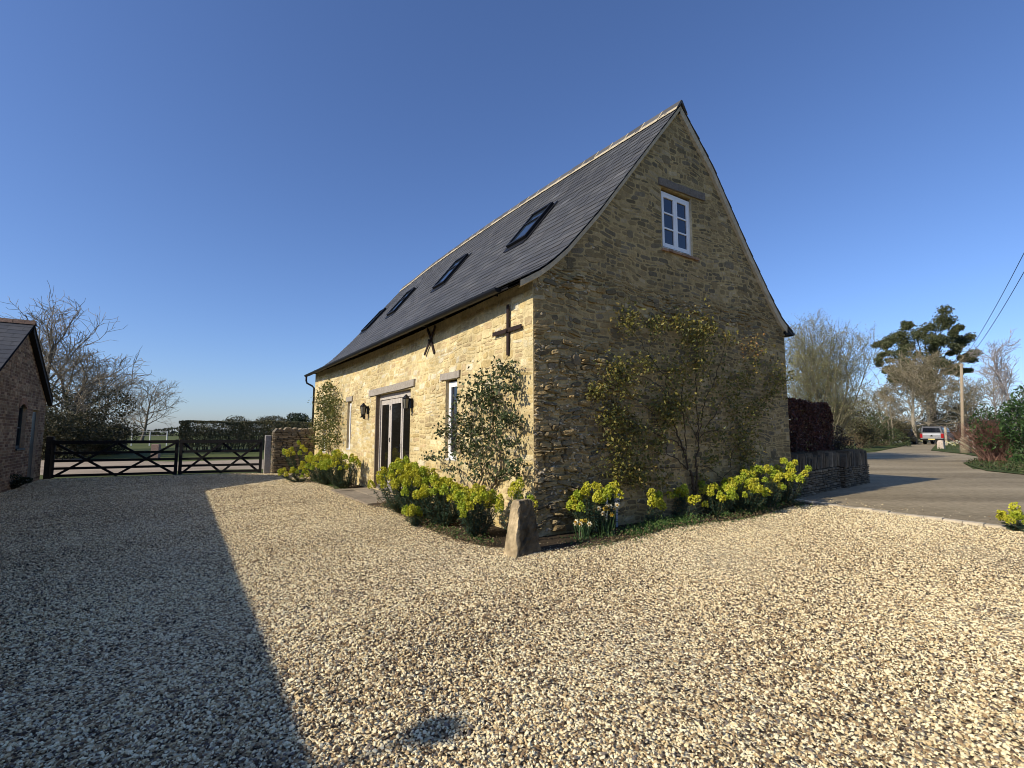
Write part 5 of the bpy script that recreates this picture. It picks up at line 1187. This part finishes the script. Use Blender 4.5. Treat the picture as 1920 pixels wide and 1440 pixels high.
tag(wm.build('woodland', M_leaf), 'brown mass of winter woodland beyond the trees', 'woodland', kind='stuff')
# laurel, dogwood
bush('laurel', 'glossy dark green laurel at the right edge', dep(1925, 22.5) + [0.35, 0, 0], 1.25, 1.1, 1.9, 5200, .15, [(.035, .075, .018), (.05, .10, .025), (.025, .05, .015), (.08, .14, .04)], lobes=11, twigs=30, zc=1.75, aspect=.5)
dg = thing('dogwood', 'red-stemmed dogwood bush beside the laurel', 'shrub', dep(1866, 23.6)); b = MB()
for k in range(420):
    a = rnd.uniform(0, 6.28); r = abs(rnd.gauss(0, .62)); h = rnd.uniform(1.2, 2.25) * (1 - .12 * r); q = np.array([math.cos(a) * r * 1.6 - .25, math.sin(a) * r * .8, h]); b0 = np.array([rnd.gauss(0, .28), rnd.gauss(0, .2), 0]); m_ = b0 * .55 + q * .45 + rs.normal(0, .05, 3) + [0, 0, .1]
    c = np.array((.19, .105, .078)) * rnd.uniform(.6, 1.4); b.tube([b0, m_, q], [.012, .010, .005], 3, col=c, caps=False)
    for j in range(3):
        s0 = m_ + (q - m_) * rnd.uniform(0, .8); b.tube([s0, s0 + (q - m_) * .3 + rs.normal(0, .13, 3)], [.007, .004], 3, col=c, caps=False)
b.build('stems', M_bark, dg)
# grass tufts, ivy and daffodils on the verges
vg = MB()
def tufts(n, poly, h, cols, asp=.14, sz=.16):
    x0, x1, y0, y1 = min(p[0] for p in poly), max(p[0] for p in poly), min(p[1] for p in poly), max(p[1] for p in poly)
    P = np.stack([rs.uniform(x0, x1, n * 3), rs.uniform(y0, y1, n * 3)], 1); P = P[inside(P, poly)][:n]; k = len(P); z = np.array([gz(y) for y in P[:, 1]]) + .04 + rs.uniform(0, h, k)
    vg.leaves(np.concatenate([P, z[:, None]], 1), sz, pick(cols, k, .25), rs, aspect=asp, up=(0, 0, .7))
gcol = [(.05, .08, .02), (.07, .10, .03), (.04, .06, .018), (.11, .12, .045)]
tufts(3500, [at(1608, 847), at(1650, 844), at(1692, 836), at(1722, 831), at(1722, 826), at(1600, 828)], .12, gcol); tufts(3000, [at(1748, 844), at(1808, 850), at(1842, 857), at(1870, 850), at(1800, 830), at(1764, 833)], .12, gcol)
tufts(5200, [at(1812, 869), at(1850, 882), at(1960, 893), at(2120, 903), at(2120, 862), at(1900, 858), at(1845, 862)], .16, gcol + [(.09, .07, .035)], .35, .13)
tag(vg.build('grass', M_leaf), 'rough grass on the verges of the drive', 'grass', kind='stuff')
df_ = MB()
for (ua, ub, va, vb, n) in ((1605, 1690, 828, 836, 60), (1705, 1735, 829, 833, 35), (1775, 1800, 832, 838, 36), (1800, 1860, 826, 832, 40), (1785, 1792, 840, 842, 3)):
    for k in range(n):
        p = at(rnd.uniform(ua, ub), rnd.uniform(va, vb)); m_ = 5; df_.leaves(p + [0, 0, .33] + rs.normal(0, .045, (m_, 3)), .12, pick([(.72, .70, .48), (.75, .73, .62), (.70, .62, .25)], m_), rs, aspect=.9)
tag(df_.build('verge_daffodils', M_leaf), 'pale daffodils flowering along the grass verges of the drive', 'daffodils', kind='stuff')

# telegraph pole with its wires
pp = at(1806, 849); tp = thing('telegraph_pole', 'leaning timber telegraph pole by the drive', 'pole', pp)
b = MB(); top = np.array([dep(1813.5, pp[1])[0] + .12 - pp[0], 0, (809.6 - 681) / F * pp[1] + CAMH - pp[2]]); b.tube([(0, 0, -.2), top * .5, top], [.105, .095, .08], 10, col=(.34, .27, .18)); b.build('shaft', M_oak, tp, True)
for sx in (-.13, .13):
    b = MB(); b.tube([(top[0] + sx * .6, 0, top[2] - .16), (top[0] + sx, 0, top[2] - .14), (top[0] + sx, 0, top[2] - .04)], [.015, .03, .04], 8, col=(.5, .5, .48)); b.build('insulator', M_metal, tp)
for k, (sx, E, lab) in enumerate(((-.13, (17.11, 16., 7.44), 'upper overhead wire running to the telegraph pole'), (.13, (17.05, 16., 6.80), 'lower overhead wire running to the telegraph pole'))):
    A = np.array([pp[0] + top[0] + sx, pp[1], pp[2] + top[2] - .02]); B = np.array(E); s = np.linspace(0, 2.6, 40)[:, None]
    Pw = A + (B - A) * s; Pw[:, 2] -= .9 * s[:, 0] * (1 - s[:, 0])
    b = MB(); b.tube(Pw, .011, 5); o = b.build('overhead_wire', M_black, smooth=True); tag(o, lab, 'wire')
# stump, stone markers, post, rail fence by the pole
p = at(1817, 851); b = MB(); a = np.arange(12) * 2 * math.pi / 12
b.tube([(0, 0, -.1), (0, 0, .5), (.02, 0, 1.0), (.02, 0, 1.08)], [.30, .27, .24, .18], 12, col=(.24, .20, .13)); o = b.build('tree_stump', M_bark, smooth=True, loc=p + [.05, .3, 0]); tag(o, 'thick pale stump at the foot of the telegraph pole', 'stump')
p = at(1765, 842); b = MB(); b.add([(x * w, y * w, z) for (z, w) in ((-.1, .21), (.5, .19), (.66, .15), (.70, .08)) for (x, y) in ((-1, -1), (1, -1), (1, 1), (-1, 1))], f4=[[4 * i + k, 4 * i + (k + 1) % 4, 4 * i + 4 + (k + 1) % 4, 4 * i + 4 + k] for i in range(3) for k in range(4)] + [[12, 13, 14, 15]], col=(.46, .38, .30))
o = b.build('marker_stone', M_stone, loc=p); o.rotation_euler = (0, 0, .6); tag(o, 'short pale marker stone on the grass island by the drive', 'stone')
p = dep(1775, 46); post('fence_post', p, .17, 1.75, (.38, .32, .23), 'pale upright timber post in front of the pickup', 'post', rz=.7)
rf = thing('rail_fence', 'pale timber rails right of the telegraph pole', 'fence', dep(1838, 38))
b = MB()
for z in (1.52, 1.02): b.box(-.95, 1.1, -.03, .03, z - .05, z + .05, col=(.40, .34, .26))
b.build('rail', M_oak, rf)
for x in (1.0, -.4):
    b = MB(); b.box(x - .06, x + .06, .031, .15, -.1, 1.62, col=(.30, .25, .19)); b.build('post', M_oak, rf)
dfence = thing('rail_fence', 'dark post and rail fence behind the verge left of the dark car', 'fence', dep(1650, 49)); b = MB()
for z in (1.05, .6): b.box(0, 3.0, -.03, .03, z - .05, z + .05)
b.build('rail', M_dark, dfence)
for x in (.2, 1.5, 2.8):
    b = MB(); b.box(x - .05, x + .05, .031, .13, -.1, 1.2); b.build('post', M_dark, dfence)

# ------------------------------------------------------------------ vehicles
def loft(mb, secs, col):                                     # closed sections (same point count) joined along the vehicle
    k = len(secs[0]); V = [p for s in secs for p in s]
    mb.add(V, f4=[[i * k + j, i * k + (j + 1) % k, (i + 1) * k + (j + 1) % k, (i + 1) * k + j] for i in range(len(secs) - 1) for j in range(k)], fn=[list(range(k))[::-1], [(len(secs) - 1) * k + j for j in range(k)]], col=col)
def wheel(parent, x, y, r=.37, w=.24):
    t = MB(); n = 20; s = 1 if x > 0 else -1
    prof_ = [(r * .62, -w / 2), (r * .93, -w / 2), (r, -w * .35), (r, w * .35), (r * .93, w / 2), (r * .62, w / 2)]
    V = [(x + q, y + rr * math.cos(a), r + rr * math.sin(a)) for a in np.arange(n) * 2 * math.pi / n for rr, q in prof_]
    t.add(V, f4=[[i * 6 + j, i * 6 + (j + 1) % 6, ((i + 1) % n) * 6 + (j + 1) % 6, ((i + 1) % n) * 6 + j] for i in range(n) for j in range(6)])
    wo = t.build('wheel', M_rubber, parent)
    h = MB(); a_ = np.arange(n) * 2 * math.pi / n; h.prism([(y + r * .62 * math.cos(q), r + r * .62 * math.sin(q)) for q in a_], 'x', x - w * .38, x + w * .38, col=(.3, .3, .31))
    for k in range(6):
        q = k * math.pi / 3; h.tube([(x + s * w * .42, y, r), (x + s * w * .42, y + r * .55 * math.cos(q), r + r * .55 * math.sin(q))], .035, 4, col=(.4, .4, .41))
    h.build('rim', M_metal, wo)
def body_secs(stations):
    # station: y, half width, floor z, waist z ; rounded box section
    out = []
    for (y, hw, z0, z1) in stations:
        out.append([(-hw * .92, y, z0), (hw * .92, y, z0), (hw, y, z0 + .12), (hw, y, z1 - .10), (hw * .95, y, z1), (-hw * .95, y, z1), (-hw, y, z1 - .10), (-hw, y, z0 + .12)])
    return out
def top_secs(stations):
    out = []
    for (y, hb, ht, z0, z1) in stations:
        out.append([(-hb, y, z0), (hb, y, z0), (ht, y, z1 - .06), (ht * .9, y, z1), (-ht * .9, y, z1), (-ht, y, z1 - .06)])
    return out
def pickup():
    t = thing('pickup_truck', 'silver pickup with hard canopy parked under the trees, seen from behind', 'pickup', dep(1748, 50.0), -R(51))
    SIL = (.27, .272, .28)
    b = MB(); loft(b, body_secs([(.0, .90, .52, 1.12), (.15, .93, .45, 1.14), (2.2, .93, .42, 1.14), (3.6, .93, .42, 1.12), (4.7, .90, .45, 1.02), (5.15, .80, .5, .92)]), SIL)
    for y in (1.2, 4.35):
        for s in (-1, 1):
            a = np.linspace(0, math.pi, 9); b.prism([(y + .47 * math.cos(q), .42 + .42 * math.sin(q)) for q in a], 'x', s * .935, s * .955, col=(.05, .05, .05))
    body = b.build('body', M_metal, t)
    b = MB(); loft(b, top_secs([(.06, .86, .74, 1.13, 1.74), (.30, .88, .76, 1.14, 1.80), (1.75, .88, .76, 1.14, 1.82), (3.0, .88, .74, 1.13, 1.80), (3.25, .88, .70, 1.12, 1.70), (4.0, .84, .62, 1.08, 1.14)]), (.13, .13, .135)); can = b.build('canopy', M_metal, t)
    b = MB(); b.add([(-.72, .045, 1.22), (.72, .045, 1.22), (.63, .055, 1.68), (-.63, .055, 1.68), (-.72, .10, 1.22), (.72, .10, 1.22), (.63, .11, 1.68), (-.63, .11, 1.68)], f4=[[0, 1, 2, 3], [5, 4, 7, 6], [3, 2, 6, 7], [0, 4, 5, 1], [1, 5, 6, 2], [0, 3, 7, 4]]); b.build('rear_window', M_glass, can)
    for s in (-1, 1):
        for (ya, yb, yc, yd) in ((.35, 1.65, 1.65, .4), (1.85, 2.55, 2.55, 1.85), (2.62, 3.55, 3.2, 2.62)):
            b = MB(); b.add([(s * .885, ya, 1.22), (s * .885, yb, 1.22), (s * .79, yc, 1.66), (s * .79, yd, 1.66)], f4=[[0, 1, 2, 3]]); b.build('side_window', M_glass, can)
    b = MB(); b.box(-.70, .70, -.03, .01, .62, 1.11, col=SIL); b.box(-.70, .70, -.04, -.03, .98, 1.10, col=(.55, .56, .58)); b.box(-.12, .12, -.045, -.04, .80, .84, col=(.1, .1, .1)); tg = b.build('tailgate', M_metal, t)
    b = MB(); b.tube([(0, -.05, .90), (0, -.035, .90)], .075, 12); b.build('badge', M_chrome, tg)
    for s in (-1, 1):
        b = MB(); b.box(min(s * .72, s * .93), max(s * .72, s * .93), -.02, .16, .66, 1.10); b.build('tail_light', M_red, t)
    b = MB(); b.box(-.92, .92, -.14, .06, .40, .58); b.build('bumper', M_rubber, t)
    b = MB(); b.box(-.27, .27, -.152, -.14, .47, .58); b.build('number_plate', M_plate, t)
    for s in (-1, 1):
        b = MB(); b.box(min(s * .93, s * 1.10), max(s * .93, s * 1.10), 3.05, 3.15, 1.12, 1.30); b.build('mirror', M_rubber, t)
        wheel(t, s * .80, 1.2); wheel(t, s * .80, 4.35)
pickup()
def car():
    t = thing('parked_car', 'dark car parked in the shade left of the pickup', 'car', dep(1695, 53), R(143))
    DK = (.004, .004, .005)
    b = MB(); loft(b, body_secs([(.0, .80, .36, .85), (.2, .88, .28, .95), (1.2, .90, .25, .98), (3.2, .90, .25, .95), (4.0, .86, .28, .82), (4.25, .74, .36, .72)]), DK); b.build('body', M_metal, t)
    b = MB(); loft(b, top_secs([(.15, .80, .66, .94, 1.38), (.6, .82, .68, .96, 1.52), (2.0, .82, .68, .97, 1.54), (2.6, .82, .64, .96, 1.44), (3.3, .80, .62, .94, .99)]), DK); c = b.build('cabin', M_metal, t)
    for s in (-1, 1):
        b = MB(); b.add([(s * .825, .5, 1.02), (s * .825, 2.8, 1.02), (s * .72, 2.3, 1.42), (s * .72, .6, 1.42)], f4=[[0, 1, 2, 3]]); b.build('side_window', M_glass, c)
        b = MB(); b.box(min(s * .50, s * .78), max(s * .50, s * .78), 4.10, 4.24, .58, .74); b.build('headlight', M_chrome, t)
        wheel(t, s * .78, .85, .33, .21); wheel(t, s * .78, 3.4, .33, .21)
    b = MB(); b.add([(-.66, 3.22, 1.02), (.66, 3.22, 1.02), (.58, 2.66, 1.42), (-.58, 2.66, 1.42)], f4=[[0, 1, 2, 3]]); b.build('windscreen', M_glass, c)
car()
for (u, lab) in ((1668, 'left one of two thin pale saplings left of the dark car'), (1675, 'right one of two thin pale saplings left of the dark car')):
    p = dep(u, 46); t = thing('sapling', lab, 'tree', p, 0, 'thin saplings by the verge'); b, c = MB(), MB()
    b.tube([(0, 0, 0), (.03, 0, 1.5), (-.03, 0, 3.2), (0, 0, 4.6)], [.06, .05, .035, .015], 6, col=(.30, .25, .17)); b.build('trunk', M_bark, t)
    for k in range(40):
        z = rnd.uniform(1.4, 4.5); a = rnd.uniform(0, 6.28); l = rnd.uniform(.5, 1.3); c.tube([(0, 0, z), (math.cos(a) * l * .6, math.sin(a) * l * .6, z + l * .35), (math.cos(a) * l, math.sin(a) * l, z + l * .8)], [.014, .010, .006], 3, col=(.24, .20, .13), caps=False)
    c.build('crown', M_bark, t)
